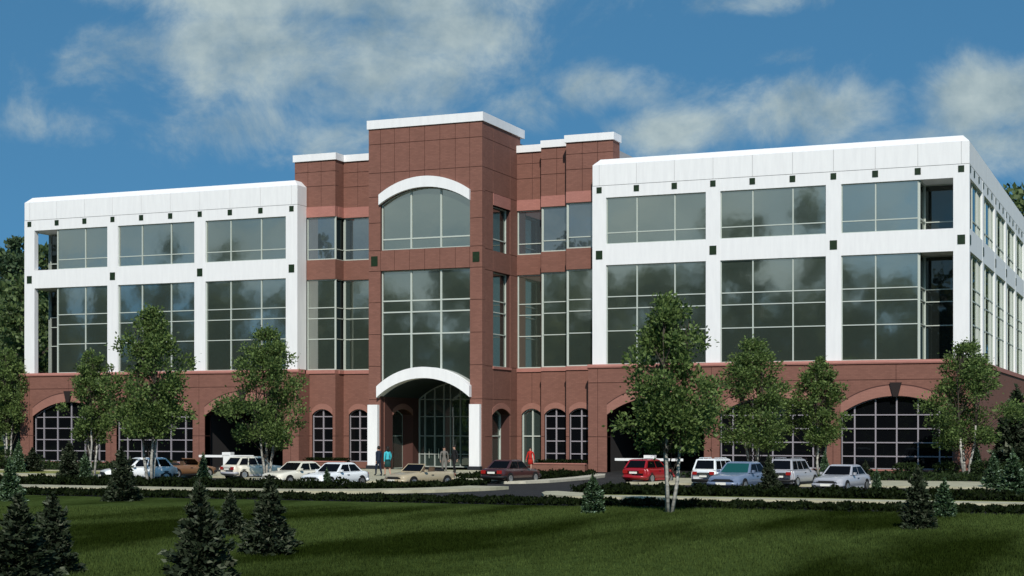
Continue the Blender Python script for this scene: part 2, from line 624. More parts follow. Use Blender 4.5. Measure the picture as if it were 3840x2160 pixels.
def panelled_wall(parent, x0, x1, z0, z1, y, th, ops, xj, zj, T=None, material=None, gap=0.035, name='wall', skip_core=False):
    """a structural wall with separate facing panels in front of it"""
    core = MB(T)
    wall_piece(core, x0 + .004, x1 - .004, z0, z1 - .004, y + 0.05, y + th, ops)
    w = core.build(name, BRICK_JOINT, parent)
    xs = [x0] + [v for v in sorted(xj) if x0 + .15 < v < x1 - .15] + [x1]
    zs = [z0] + [v for v in sorted(zj) if z0 + .15 < v < z1 - .15] + [z1]
    for i in range(len(xs) - 1):
        for j in range(len(zs) - 1):
            a = xs[i] + (gap / 2 if i else 0)
            b = xs[i + 1] - (gap / 2 if i < len(xs) - 2 else 0)
            c = zs[j] + (gap / 2 if j else 0)
            d = zs[j + 1] - (gap / 2 if j < len(zs) - 2 else 0)
            m = MB(T)
            if wall_piece(m, a, b, c, d, y, y + th - 0.01, ops):
                m.build('panel', material or BRICK, w)
    # reveal lining so that the openings are brick right through
    return w


def glazing(parent, x0, x1, lo, hi, y, vl, hl, glass, frame, fw=0.09, mw=0.10, fd=0.10, T=None, arched=None, n=20, one=False, rim=True, tilt=0.0022):
    """window part: a frame mesh with its bars, panes as sub-parts.  lo / hi numbers or functions of x"""
    flo = lo if callable(lo) else (lambda x: lo)
    fhi = hi if callable(hi) else (lambda x: hi)
    curved = callable(lo) or callable(hi)

    def xs_of(a, b):
        if not curved:
            return [a, b]
        k = max(2, int(n * (b - a) / (x1 - x0)) + 1)
        return [a + (b - a) * i / k for i in range(k + 1)]
    fr = MB(T)
    if rim:
        fr.strip(xs_of(x0, x1), flo, lambda x: flo(x) + fw, y - fd * .98, y + .02)
        fr.strip(xs_of(x0, x1), lambda x: fhi(x) - fw, fhi, y - fd * .98, y + .02)
        fr.strip(xs_of(x0, x0 + fw), lambda x: flo(x) + fw, lambda x: fhi(x) - fw, y - fd * .98, y + .02)
        fr.strip(xs_of(x1 - fw, x1), lambda x: flo(x) + fw, lambda x: fhi(x) - fw, y - fd * .98, y + .02)
    off = fw if rim else 0.0
    for v in vl:
        fr.strip([v - mw / 2, v + mw / 2], lambda x: flo(x) + off, lambda x: fhi(x) - off, y - fd, y + .02)
    xa = [x0 + off] + [v for v in vl] + [x1 - off]
    for h in hl:
        for a, b in zip(xa[:-1], xa[1:]):
            if curved:
                ins = [x for x in [a + (b - a) * i / 12 for i in range(13)] if fhi(x) > h + mw / 2 and flo(x) < h - mw / 2]
                if len(ins) < 2:
                    continue
                a2, b2 = ins[0], ins[-1]
            else:
                a2, b2 = a, b
            fr.strip([a2, b2], lambda x: h - mw * .42, lambda x: h + mw * .42, y - fd * .9, y + .02)
    w = fr.build('window', frame, parent)
    hs = [None] + list(hl) + [None]
    if one:
        m = MB(T)
        m.strip(xs_of(x0 + .02, x1 - .02), lambda x: flo(x) + .02, lambda x: fhi(x) - .02, y, y + .02)
        m.build('pane', glass, w)
        return w
    for a, b in zip(xa[:-1], xa[1:]):
        for k in range(len(hs) - 1):
            zl = (lambda x: flo(x) + off) if hs[k] is None else (lambda x, h=hs[k]: max(h, flo(x) + off))
            zh = (lambda x: fhi(x) - off) if hs[k + 1] is None else (lambda x, h=hs[k + 1]: min(h, fhi(x) - off))
            xs = xs_of(a, b)
            if max(zh(x) - zl(x) for x in xs) < 0.05:
                continue
            # small out-of-plane lean per pane, as real glazing has
            ta, tb = random.uniform(-tilt, tilt), random.uniform(-tilt, tilt)
            cx_, cz_ = (a + b) / 2, (zl(xs[0]) + zh(xs[0])) / 2

            def TT(p, ta=ta, tb=tb, cx_=cx_, cz_=cz_):
                q = (p[0], p[1] + ta * (p[0] - cx_) + tb * (p[2] - cz_), p[2])
                return T(q) if T else q
            m = MB(TT)
            m.strip(xs, zl, zh, y, y + .02)
            m.build('pane', glass, w)
    return w


# ------------------------------------------------------------------ ground and paving
def sheet(name, poly, z, material, th=None, kind='structure', label=None):
    m = MB()
    if th:
        top = [(x, y, z) for x, y in poly]
        bot = [(x, y, z - th) for x, y in poly]
        m.face(top)
        for i in range(len(poly)):
            j = (i + 1) % len(poly)
            m.face([bot[i], bot[j], top[j], top[i]])
    else:
        m.face([(x, y, z) for x, y in poly])
    o = m.build(name, material)
    o['kind'] = kind
    if label:
        o['label'] = label
    return o


def rect(x0, x1, y0, y1):
    return [(x0, y0), (x1, y0), (x1, y1), (x0, y1)]


def terrain():
    """one sheet to the horizon, rising gently far behind the building"""
    m = MB()
    n = 40
    xs = [-900 + 1800 * i / n for i in range(n + 1)]
    ys = [-700, -400, -250, -160, -120, -60, 0, 30, 45, 60, 80, 110, 150, 200, 280, 400, 600, 1000, 1800]

    def h(x, y):
        t = max(0.0, y - 45)
        return -0.06 + min(t * 0.012, 9) + (0.6 * math.sin(x * .02 + y * .013) * min(1, t / 80))
    idx = [[m.pts([(x, y, h(x, y))]) for x in xs] for y in ys]
    for j in range(len(ys) - 1):
        for i in range(n):
            m.f.append((idx[j][i], idx[j][i + 1], idx[j + 1][i + 1], idx[j + 1][i]))
            m.mi.append(0)
    o = m.build('ground', FIELD, smooth=True)
    o['kind'] = 'structure'


terrain()
# lawn with a slightly ragged upper edge and soft undulation
m = MB()
nx, ny = 150, 40
ix = []
for j in range(ny + 1):
    row = []
    for i in range(nx + 1):
        x = -70 + 200 * i / nx
        y = -130 + (130 - 44.25) * j / ny
        if j == ny:
            y += random.uniform(-.12, .12)
        z = 0.012 + 0.05 * math.sin(x * .21 + y * .13) * math.sin(y * .17 - x * .05) * (1 - j / ny)
        row.append(m.pts([(x, y, z)]))
    ix.append(row)
for j in range(ny):
    for i in range(nx):
        m.f.append((ix[j][i], ix[j][i + 1], ix[j + 1][i + 1], ix[j + 1][i]))
        m.mi.append(0)
tag(m.build('lawn', GRASS, smooth=True), kind='structure')
rg = np.random.default_rng(5)
nb_ = 170000
dep = np.sqrt(29.0 ** 2 + (60.0 ** 2 - 29.0 ** 2) * rg.random(nb_))          # more blades per metre where the lawn is near
lat = (rg.random(nb_) * 2 - 1) * dep * 0.345
cy_, sy_ = math.cos(0.391579), math.sin(0.391579)
bx = 47.244 - sy_ * dep + cy_ * lat
by = -101.134 + cy_ * dep + sy_ * lat
ok = by < -44.2
bx, by = bx[ok], by[ok]
nb_ = len(bx)
an_ = rg.random(nb_) * 6.283
hh_ = 0.030 + 0.045 * rg.random(nb_)
ww_ = 0.010 + 0.012 * rg.random(nb_)
vv = np.zeros((nb_, 3, 3))
vv[:, 0] = np.stack([bx - np.cos(an_) * ww_, by - np.sin(an_) * ww_, np.full(nb_, -.01)], 1)
vv[:, 1] = np.stack([bx + np.cos(an_) * ww_, by + np.sin(an_) * ww_, np.full(nb_, -.01)], 1)
vv[:, 2] = np.stack([bx + rg.normal(size=nb_) * .02, by + rg.normal(size=nb_) * .02, hh_ + .03], 1)
me_ = bpy.data.meshes.new('grass')
me_.vertices.add(3 * nb_)
me_.vertices.foreach_set('co', vv.reshape(-1))
me_.loops.add(3 * nb_)
me_.loops.foreach_set('vertex_index', np.arange(3 * nb_, dtype=np.int32))
me_.polygons.add(nb_)
me_.polygons.foreach_set('loop_start', np.arange(0, 3 * nb_, 3, dtype=np.int32))
me_.polygons.foreach_set('loop_total', np.full(nb_, 3, dtype=np.int32))
me_.materials.append(GRASS)
me_.update(calc_edges=True)
go_ = bpy.data.objects.new('grass', me_)
COL.objects.link(go_)
tag(go_, 'short mown grass blades of the lawn', None, None, 'stuff')
tag(sheet('road', rect(-90, 120, -43.6, -38.85), -0.020, ASPH), kind='structure')
tag(sheet('parking_lot', rect(-60, 75, -38.84, -9.0), -0.012, ASPH), kind='structure')
tag(sheet('garage_drive', rect(11.2, 20.2, -8.99, 14), -0.011, ASPH), kind='structure')
sheet('garage_drive', rect(-20.2, -11.2, -8.99, 14), -0.011, ASPH)
for (x0, x1) in ((20.21, 60), (-60, -20.21)):
    sheet('planting_bed', rect(x0, x1, -12.9, -0.15), 0.03, SOIL, 0.1)
# walks near the building
sheet('pavement', rect(20.6, 60, -20.8, -13.0), 0.10, CONC, 0.14)
sheet('pavement', rect(-48, -14, -22.0, -19.6), 0.10, CONC, 0.14)
sheet('verge', rect(-48, -14, -19.55, -13.8), 0.06, VERGE, 0.1)
sheet('pavement', rect(-48, -14, -13.75, -12.95), 0.11, CONC, 0.14)
sheet('pavement', rect(-13.6, -9.0, -21.0, -12.0), 0.10, CONC, 0.14)
# entrance plaza with a rounded front
pl = [(-9.0, -2.5), (-9.0, -19.5), (-4.0, -20.5), (1.0, -23.6), (6.0, -24.5), (10.5, -24.0), (13.0, -22.3), (13.6, -19.5), (13.4, -15.0), (9.6, -12.0), (9.0, -2.5)]
sheet('plaza', pl, 0.105, CONC, 0.14)
tag(sheet('bay_bed', [(9.02, -2.5), (9.62, -11.95), (13.5, -14.9), (13.9, -19.6), (14.6, -21.5), (15.4, -19.5), (15.3, -9.0), (12.0, -4.0), (11.1, -2.5)], 0.04, SOIL, 0.1), kind='structure')


def kerb_path(name, pts, w=0.9, h=0.12, material=KERBM):
    m = MB()
    L, Rr = [], []
    for k, p in enumerate(pts):
        a, b = Vector(pts[max(k - 1, 0)]), Vector(pts[min(k + 1, len(pts) - 1)])
        d = (b - a).normalized()
        nrm_ = Vector((-d.y, d.x)) * w / 2
        L.append(Vector(p) + nrm_)
        Rr.append(Vector(p) - nrm_)
    for k in range(len(pts) - 1):
        m.hexa([(*Rr[k], -.05), (*Rr[k + 1], -.05), (*L[k + 1], -.05), (*L[k], -.05), (*Rr[k], h), (*Rr[k + 1], h), (*L[k + 1], h), (*L[k], h)])
    return tag(m.build(name, material), kind='structure')


kerb_path('kerb', [(14.2, -22.6), (15.0, -21.9), (15.6, -20.3), (15.75, -17.5), (15.7, -14.0), (15.3, -10.5), (14.4, -7.8)], 1.0, 0.13)


def footpath(x0, x1, y0, y1, step=3.0, base='footpath'):
    """cast slabs with open joints on a bed, kerb in front"""
    bed = sheet(base, rect(x0, x1, y0, y1), 0.05, KERBM, 0.1)
    me = None
    k = 0
    x = x0
    while x < x1 - .3:
        b = min(x + step, x1)
        if me is None or b - x < step - 1e-3:
            mm = MB()
            mm.box(0.012, b - x - 0.012, 0.0, (y1 - y0), 0, 0.085)
            o = mm.build('slab', CONC, bed)
            if me is None:
                me = o.data
        else:
            o = bpy.data.objects.new('slab', me)
            COL.objects.link(o)
            o.parent = bed
        o.location = (x, y0, 0.052 + random.uniform(-.004, .004))
        x = b
    return bed


footpath(-49, 8, -38.82, -36.5)
footpath(24, 78, -38.82, -37.2)
sheet('verge', rect(24, 78, -37.18, -36.5), 0.13, VERGE, 0.16)
# rounded corner of the footpath at the drive mouth
pts = [(8.0 + 8.45 * math.sin(R(t)), -29.2 - 8.45 * math.cos(R(t))) for t in range(0, 96, 8)]
kerb_path('footpath_corner', pts, 2.2, 0.135, CONC)
tip = [(24, -38.8), (24, -35.62), (22.6, -34.6), (21.7, -33.9), (21.3, -34.3), (21.6, -35.6), (22.4, -37.4)]
sheet('footpath_tip', tip, 0.135, CONC, 0.18)
# beds that carry the hedges between footpath and parked cars
sheet('hedge_bed', rect(-49, 8, -36.45, -32.6), 0.06, SOIL, 0.1)
sheet('hedge_bed', [(8.02, -36.45), (10.7, -35.9), (13.0, -34.2), (14.5, -31.8), (15.2, -28.6), (14.4, -25.2), (9.5, -25.2), (9.5, -28), (10.9, -31.5), (8.02, -32.6)], 0.06, SOIL, 0.1)
sheet('hedge_bed', [(22.0, -33.7), (24.02, -36.45), (78, -36.45), (78, -31.6), (23.5, -31.4)], 0.06, SOIL, 0.1)
sheet('grass_strip', rect(37.5, 78, -33.2, -24.0), 0.075, VERGE, 0.1)
# bay markings in the car park
mk = MB()
for x in list(np.arange(-42, 8, 2.75)) + list(np.arange(23.5, 60, 2.75)):
    mk.face([(x, -31.2, -0.006), (x + .11, -31.2, -0.006), (x + .11, -26.6, -0.006), (x, -26.6, -0.006)])
tag(mk.build('bay_markings', LINE), kind='structure')

# ------------------------------------------------------------------ the office building
B = empty('office_building', (0, 0, 0))
tag(B, 'red brick and white four-storey office building with central entrance tower', 'building')
CX = [11.788, 19.607, 27.426, 35.245]        # column lines of a wing, metres from the tower axis
HW = 0.48
Z_SILL0, Z_SILL1, Z_SP0, Z_SP1, Z_LI0, Z_LI1, Z_CH, Z_TOP = 6.88, 7.18, 13.80, 15.20, 18.30, 19.10, 20.50, 20.93
SIDE_Y = [7.82 * k for k in range(1, 6)]
H_MID = [9.41, 10.91, 11.69]
H_TOP = [15.95]
THIRD = 2.606


def sq(parent, cx_, y, cz_, w, h, T=None):
    m = MB(T)
    m.box(cx_ - w / 2, cx_ + w / 2, y - .03, y + .05, cz_ - h / 2, cz_ + h / 2)
    b_ = .035
    o = m.build('accent_tile', GREEN, parent)
    return o


def srt(a, b):
    return (a, b) if a < b else (b, a)


def wing(s):
    def X(u):
        return s * u
    # --- brick base with three big arches
    ops = []
    for i in range(3):
        c = (CX[i] + CX[i + 1]) / 2
        a, b = srt(X(c - 3.42), X(c + 3.42))
        if i == 0:
            a, b = srt(X(12.40), X(19.06))
            ops.append(Opening(a, b, -1, 3.82, 4.94))
        else:
            ops.append(Opening(a, b, 0.37, 3.82, 4.94))
    x0, x1 = srt(X(11.08), X(35.96))
    xj = [X(u) for u in (11.75, 15.73, 19.55, 23.52, 27.43, 31.34, 35.1)]
    panelled_wall(B, x0, x1, 0, Z_SILL0, -0.20, 0.75, ops, xj, [2.35, 5.95])
    # inner end of the base towards the bays, and the outer end wall
    m = MB()
    a, b = srt(X(11.08), X(11.55))
    m.box(a + .003, b, 0.56, 1.30, 0, Z_SILL0)
    m.build('base_return', BRICK, B)

    # pale sill band, rounded nose
    m = MB()
    prof = [(-0.20, Z_SILL0 + .002), (-0.30, Z_SILL0 + .07), (-0.32, Z_SILL0 + .16), (-0.27, Z_SILL0 + .25), (-0.18, Z_SILL1), (0.62, Z_SILL1), (0.62, Z_SILL0 + .002)]
    for k in range(len(prof)):
        p, q = prof[k], prof[(k + 1) % len(prof)]
        m.face([(x0 - .04, *p), (x1 + .04, *p), (x1 + .04, *q), (x0 - .04, *q)])
    m.face([(x0 - .04, *p) for p in prof])
    m.face([(x1 + .04, *p) for p in reversed(prof)])
    m.build('sill_band', BAND, B)
    # arch rings, grooves, keystones, windows
    for i, op in enumerate(ops):
        a, b = op.x0, op.x1
        xs = [a + (b - a) * k / 24 for k in range(25)]
        m = MB()
        m.strip(xs, lambda x: op.top(x), lambda x: op.top(x) + 0.66, -0.235, -0.17)
        m.build('arch_ring', TRIM, B)
        m = MB()
        m.strip(xs, lambda x: op.top(x) + 0.66, lambda x: op.top(x) + 0.74, -0.215, -0.17)
        m.build('arch_groove', BRICK_JOINT, B)
        c = (a + b) / 2
        m = MB()
        m.hexa([(c - .14, -.40, 4.90), (c + .14, -.40, 4.90), (c + .14, -.18, 4.90), (c - .14, -.18, 4.90),
                (c - .36, -.40, 5.77), (c + .36, -.40, 5.77), (c + .36, -.18, 5.77), (c - .36, -.18, 5.77)])
        m.build('keystone', KEY, B)
        if i > 0:
            vl = [c + k * 1.3 for k in (-2, -1, 0, 1, 2)]
            glazing(B, a, b, 0.37, op.top, 0.20, vl, [1.17, 2.03, 2.90, 3.76], GLASS_D, FRAME_DK, fw=.06, mw=.085)
            m = MB()
            m.box(a - .06, b + .06, -.27, .1, .27, .37)
            m.build('window_sill', BAND, B)
    # garage behind the first arch: open room
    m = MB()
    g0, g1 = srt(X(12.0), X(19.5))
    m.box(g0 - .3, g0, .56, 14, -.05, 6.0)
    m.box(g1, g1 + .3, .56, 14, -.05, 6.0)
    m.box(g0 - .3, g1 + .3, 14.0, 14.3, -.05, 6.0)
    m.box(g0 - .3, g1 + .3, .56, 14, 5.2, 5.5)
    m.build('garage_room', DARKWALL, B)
    # --- white frame
    for i, u in enumerate(CX):
        m = MB()
        a, b = srt(X(u - HW), X(u + HW))
        if i in (1, 2):
            m.box(a, b, 0.0, 0.5, Z_SILL1, Z_LI1)
        else:
            m.box(a, b, 0.0, 1.30 if i == 0 else 0.45, Z_SILL1, Z_LI1)
        m.build('column', WHITE, B)
        sq(B, X(u), 0.0, 14.49, .46, .58)
    for i in range(3):
        a, b = srt(X(CX[i] + HW), X(CX[i + 1] - HW))
        m = MB()
        m.box(a, b, 0.012, 0.55, Z_SP0, Z_SP1)
        m.build('spandrel', WHITE, B)
        m = MB()
        m.box(a, b, 0.012, 0.55, Z_LI0, Z_LI1)
        m.build('lintel', WHITE, B)
    for k in range(10):
        sq(B, X(CX[0] + THIRD * k), 0.0, 18.82, .36, .40)
    # glazing
    for i in range(3):
        ua, ub = CX[i] + HW, CX[i + 1] - HW
        if i == 2:
            ub = CX[3] - THIRD + .02
        a, b = srt(X(ua), X(ub))
        vl = sorted(X(CX[i] + THIRD * k) for k in (1, 2) if CX[i] + THIRD * k < ub - .2)
        glazing(B, a, b, Z_SILL1, Z_SP0, 0.19, vl, H_MID, GLASS, FRAME, fw=.05, mw=.075, fd=.06)
        glazing(B, a, b, Z_SP1, Z_LI0, 0.19, vl, H_TOP, GLASS, FRAME, fw=.05, mw=.075, fd=.06)
    # open corner: return glass and slabs
    un = CX[3] - THIRD
    Tn = (lambda p: (X(un) - p[1] * 1.0, p[0], p[2])) if s > 0 else (lambda p: (X(un) + p[1], p[0], p[2]))
    for (z0, z1, hl) in ((Z_SILL1, Z_SP0, H_MID), (Z_SP1, Z_LI0, H_TOP)):
        glazing(B, 0.20, 2.62, z0, z1, -0.02, [], hl, GLASS_N, FRAME, fw=.05, mw=.07, T=Tn)
        a, b = srt(X(un + .05), X(35.3))
        glazing(B, a, b, z0, z1, 2.68, [], hl, GLASS_N, FRAME, fw=.05, mw=.07, tilt=.004)
    m = MB()
    a, b = srt(X(un - .1), X(35.70))
    m.box(a, b, 0.56, 3.2, Z_SP0 + .02, Z_SP1 - .02)
    m.build('corner_slab', WHITE, B)
    m = MB()
    m.box(a, b, 0.56, 3.2, Z_LI0 + .02, Z_LI1 - .02)
    m.build('corner_slab', WHITE, B)
    # --- parapet: panels below a chamfered coping
    xa, xb = srt(X(11.31), X(35.725))
    yb = 39.4
    m = MB()
    m.box(xa + .03, xb - .03, .03, 0.5, Z_LI1, Z_CH)
    m.build('parapet_core', JOINT, B)
    c = .43
    m = MB()
    m.hexa([(xa, 0, Z_CH), (xb, 0, Z_CH), (xb, yb, Z_CH), (xa, yb, Z_CH), (xa + c, c, Z_TOP), (xb - c, c, Z_TOP), (xb - c, yb, Z_TOP), (xa + c, yb, Z_TOP)])
    m.build('coping', WHITE, B)
    us = [11.31] + [CX[0] + THIRD * k for k in range(10)] + [35.725]
    for k in range(len(us) - 1):
        a, b = srt(X(us[k]), X(us[k + 1]))
        m = MB()
        m.box(a + .011, b - .011, 0, .04, Z_LI1 + .03, Z_CH - .003)
        m.build('panel', WHITE, B)
    # inner end of the wing above the bays
    m = MB()
    a, b = srt(X(11.31), X(11.6))
    m.box(a, b, .04, 9, Z_LI1 + .03, Z_CH - .003)
    m.box(a, b, .95, 9, Z_LI0, Z_LI1)
    m.build('end_parapet', WHITE, B)
    # --- outer side wall (runs back from the corner)
    if s > 0:
        xo = 35.725
        Ts = lambda p: (xo - p[1], p[0], p[2])
    else:
        xo = -35.725
        Ts = lambda p: (xo + p[1], p[0], p[2])
    m = MB(lambda p: Ts((p[0], p[1] - .235, p[2])))
    wall_piece(m, 0.56, 39.4, 0, Z_SILL0, 0, .5, [])
    m.build('side_base', BRICK, B)
    m = MB(lambda p: Ts((p[0], p[1] - .235, p[2])))
    m.box(0.62, 39.5, -.08, .7, Z_SILL0 + .002, Z_SILL1)
    m.build('sill_band', BAND, B)
    ys = [0.0] + SIDE_Y
    for k, yy in enumerate(ys):
        if k:
            m = MB(Ts)
            m.box(yy - HW, yy + HW, 0, .75, Z_SILL1, Z_LI1)
            m.build('column', WHITE, B)
            sq(B, yy, 0.0, 14.49, .46, .58, Ts)
        else:
            sq(B, 0.48, 0.0, 14.49, .46, .58, Ts)
        if k < len(ys) - 1:
            a, b = yy + (HW if k else .451), ys[k + 1] - HW
            m = MB(Ts)
            m.box(a, b, .012, .55, Z_SP0, Z_SP1)
            m.build('spandrel', WHITE, B)
            m = MB(Ts)
            m.box(a, b, .012, .55, Z_LI0, Z_LI1)
            m.build('lintel', WHITE, B)
            ga = a if k else 2.75
            vl = [yy + THIRD, yy + 2 * THIRD] if k else [2 * THIRD]
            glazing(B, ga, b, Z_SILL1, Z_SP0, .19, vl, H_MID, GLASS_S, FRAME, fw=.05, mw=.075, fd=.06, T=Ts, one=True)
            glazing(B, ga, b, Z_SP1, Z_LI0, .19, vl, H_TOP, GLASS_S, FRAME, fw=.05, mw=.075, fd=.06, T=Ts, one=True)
    for k in range(16):
        sq(B, THIRD * k if k else .48, 0.0, 18.82, .36, .40, Ts)
    m = MB(Ts)
    m.box(.05, 39.38, .03, .5, Z_LI1, Z_CH)
    m.build('parapet_core', JOINT, B)
    for k in range(15):
        m = MB(Ts)
        m.box(max(THIRD * k, .045) + .011, THIRD * (k + 1) - .011, 0, .04, Z_LI1 + .03, Z_CH - .003)
        m.build('panel', WHITE, B)
    # rear wall, roof deck
    m = MB()
    a, b = srt(X(11.6), X(35.2))
    m.box(a, b, 38.6, 39.3, 0, Z_LI1)
    m.build('rear_wall', WHITE, B)
    m = MB()
    a, b = srt(X(11.7), X(un - .15))
    m.box(a, b, .56, 38.5, 19.1, 19.5)
    m.build('roof_deck', ROOFM, B)
    m = MB()                                        # dark mass added behind the glass to block light
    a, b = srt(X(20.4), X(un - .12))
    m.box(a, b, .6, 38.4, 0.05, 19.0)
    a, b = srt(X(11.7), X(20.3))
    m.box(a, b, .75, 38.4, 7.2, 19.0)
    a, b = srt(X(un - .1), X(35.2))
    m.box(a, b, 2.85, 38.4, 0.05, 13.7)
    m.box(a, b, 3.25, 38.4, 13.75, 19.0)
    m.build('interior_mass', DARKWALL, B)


wing(1)
wing(-1)

# --- stepped brick bays between tower and wings
BAYS = [(4.285, 6.60, 3.85, 4.63, 6.20), (6.60, 8.93, 2.60, 6.85, 8.50), (8.93, 12.30, 1.34, 9.15, 10.85)]
for s in (1, -1):
    for k, (u0, u1, y, a0, a1) in enumerate(BAYS):
        a, b = srt(s * u0, s * u1)
        if k == 2:
            ga, gb = srt(s * u0, s * 11.31)
        else:
            ga, gb = a, b
        oa, ob = srt(s * a0, s * a1)
        door = (k == 0)
        op = Opening(oa, ob, 0.0 if door else 0.48, 3.88, 4.30)
        la, lb = srt(s * u0, s * (11.08 if k == 2 else u1))
        xm = [s * ((u0 + u1) / 2)] if k < 2 else [s * 10.1]
        panelled_wall(B, la, lb, 0, Z_SILL0, y, .5, [op], [(oa + ob) / 2] if door else [], [2.35])
        panelled_wall(B, ga, gb, Z_SP0 - .05, Z_SP1 - .02, y, .5, [], [], [])
        panelled_wall(B, a, b, 19.05, 22.4, y, .5, [], xm + ([s * 11.2] if k == 2 else []), [20.55, 21.6])
        m = MB()
        m.box(ga, gb, y - .035, y + .5, 18.30, 19.05)
        m.build('lintel_band', BAND, B)
        m = MB()
        m.box(ga, gb, y - .09, y + .5, Z_SILL0 + .002, 7.15)
        m.build('sill_band', BAND, B)
        m = MB()
        m.box(a - (.1 if s < 0 or k == 2 else 0), b + (.1 if s > 0 or k == 2 else 0), y - .12, y + 1.2, 22.4, 22.9)
        m.build('coping', WHITE, B)
        # windows
        glazing(B, ga, gb, 7.15, Z_SP0 - .05, y + .17, [], H_MID, GLASS, FRAME, fw=.08, mw=.075, fd=.06)
        glazing(B, ga, gb, Z_SP1 - .02, 18.30, y + .17, [], H_TOP, GLASS_B, FRAME, fw=.08, mw=.075, fd=.06)
        # arched ground-floor window
        xs = [oa + (ob - oa) * q / 16 for q in range(17)]
        m = MB()
        m.strip(xs, lambda x: op.top(x), lambda x: op.top(x) + .40, y - .03, y + .02)
        m.build('arch_ring', TRIM, B)
        c = (oa + ob) / 2
        if door:
            glazing(B, oa, ob, 0.02, op.top, y + .26, [c], [2.36], GLASS_P, FRAME, fw=.09, mw=.10)
        else:
            glazing(B, oa, ob, 0.48, op.top, y + .26, [c], [1.17, 2.03, 2.90, 3.76], GLASS_D, FRAME_DK, fw=.06, mw=.09)
        # step return towards the tower
        if k:
            yb = BAYS[k - 1][2]
            if s < 0:
                Tr = lambda p: (-u0 - p[1], p[0], p[2])
            else:
                Tr = lambda p: (u0 + p[1], p[0], p[2])
            m = MB(Tr)
            m.box(y + .502, yb + .45, .003, .45, 0, Z_SILL0)
            m.box(y + .502, yb + .45, .003, .45, Z_SP0 - .05, Z_SP1 - .02)
            m.box(y + .502, yb + .45, .003, .45, 19.05, 22.4)
            m.build('bay_return', BRICK, B)
            m = MB(Tr)
            m.box(y + .502, yb + .45, -.03, .45, 18.30, 19.049)
            m.box(y + .502, yb + .45, -.08, .45, Z_SILL0 + .002, 7.149)
            m.build('return_band', BAND, B)
            glazing(B, y + .14, yb + .25, 7.15, Z_SP0 - .05, .12, [], H_MID, GLASS_D, FRAME, fw=.05, mw=.06, fd=.05, T=Tr, one=True)  # same glass turning the corner, near-black here to mute its reflection
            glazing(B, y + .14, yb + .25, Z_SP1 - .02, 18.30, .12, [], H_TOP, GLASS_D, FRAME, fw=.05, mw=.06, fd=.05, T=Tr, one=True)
    # outer return of the tall bay above the wing roof, and body of the bays
    m = MB()
    a, b = srt(s * 12.296, s * 11.8)
    m.box(a, b, 1.85, 2.75, 19.5, 22.4)
    m.build('bay_return', BRICK, B)
    m = MB()
    a, b = srt(s * 12.40, s * 11.6)
    m.box(a, b, 2.545, 2.85, 22.4, 22.9)
    m.build('coping', WHITE, B)
    m = MB()
    a, b = srt(s * 4.4, s * 11.7)
    m.box(a, b, 4.6, 30, 0, 22.2)
    a, b = srt(s * 7.1, s * 11.7)
    m.box(a, b, 3.3, 4.59, 0.05, 22.2)
    m.build('core_mass', ROOFM, B)

# --- entrance tower
TW, TY, TB = 4.285, -2.35, 3.85
aw = Opening(-3.37, 3.37, 15.20, 18.35, 19.38)
po = Opening(-3.37, 3.37, -1, 13.77)
panelled_wall(B, -TW, TW, 0, 23.6, TY, .50, [po, aw], [-3.37, -2.3, -1.15, 0, 1.15, 2.3, 3.37], [4.9, 7.2, 9.4, 11.6, 13.77, 15.2, 17.1, 18.9, 20.55, 22.54])
glazing(B, -3.37, 3.37, 15.20, aw.top, TY + .30, [-1.13, 1.13], H_TOP, GLASS, FRAME, fw=.07, mw=.11, fd=.07)
m = MB()
xs = [-3.42 + 6.84 * k / 28 for k in range(29)]
f_in, f_out = arc(-3.42, 3.42, 18.32, 19.38), arc(-3.42, 3.42, 19.02, 20.12)
m.strip(xs, f_in, f_out, TY - .22, TY + .10)
m.build('white_arch', WHITE, B)
r_in, r_out = arc(-3.5, 3.5, 5.03, 6.34), arc(-3.5, 3.5, 5.80, 7.10)
xs = [-3.5 + 7.0 * k / 32 for k in range(33)]
m = MB()
m.strip(xs, r_in, r_out, TY - .40, TY + .45)
m.build('portal_arch', WHITE, B)
gl = arc(-3.37, 3.37, 5.6, 6.9)
glazing(B, -3.37, 3.37, gl, 13.77, TY + .30, [-1.13, 1.13], H_MID, GLASS, FRAME, fw=.07, mw=.11, fd=.07)
for sx in (-1, 1):
    sq(B, sx * 3.84, TY, 14.47, .50, .68)
    m = MB()
    a, b = srt(sx * 3.46, sx * 4.22)
    m.box(a, b, TY - .32, TY - .003, .36, 4.54)
    m.build('portal_column', WHITE, B)
    m = MB()
    a, b = srt(sx * 3.38, sx * 4.30)
    m.box(a, b, TY - .40, TY - .003, 0, .36)
    m.build('pedestal', GRANITE, B)
m = MB()
m.box(-TW - .10, TW + .10, TY - .10, TB + 1.2, 23.6, 24.2)
m.build('coping', WHITE, B)
m = MB()
m.box(-TW + .5, TW - .5, 4.9, 9.0, 0, 23.4)
m.box(-3.2, 3.2, TY + .6, 4.5, 7.3, 23.4)
m.build('core_mass', ROOFM, B)
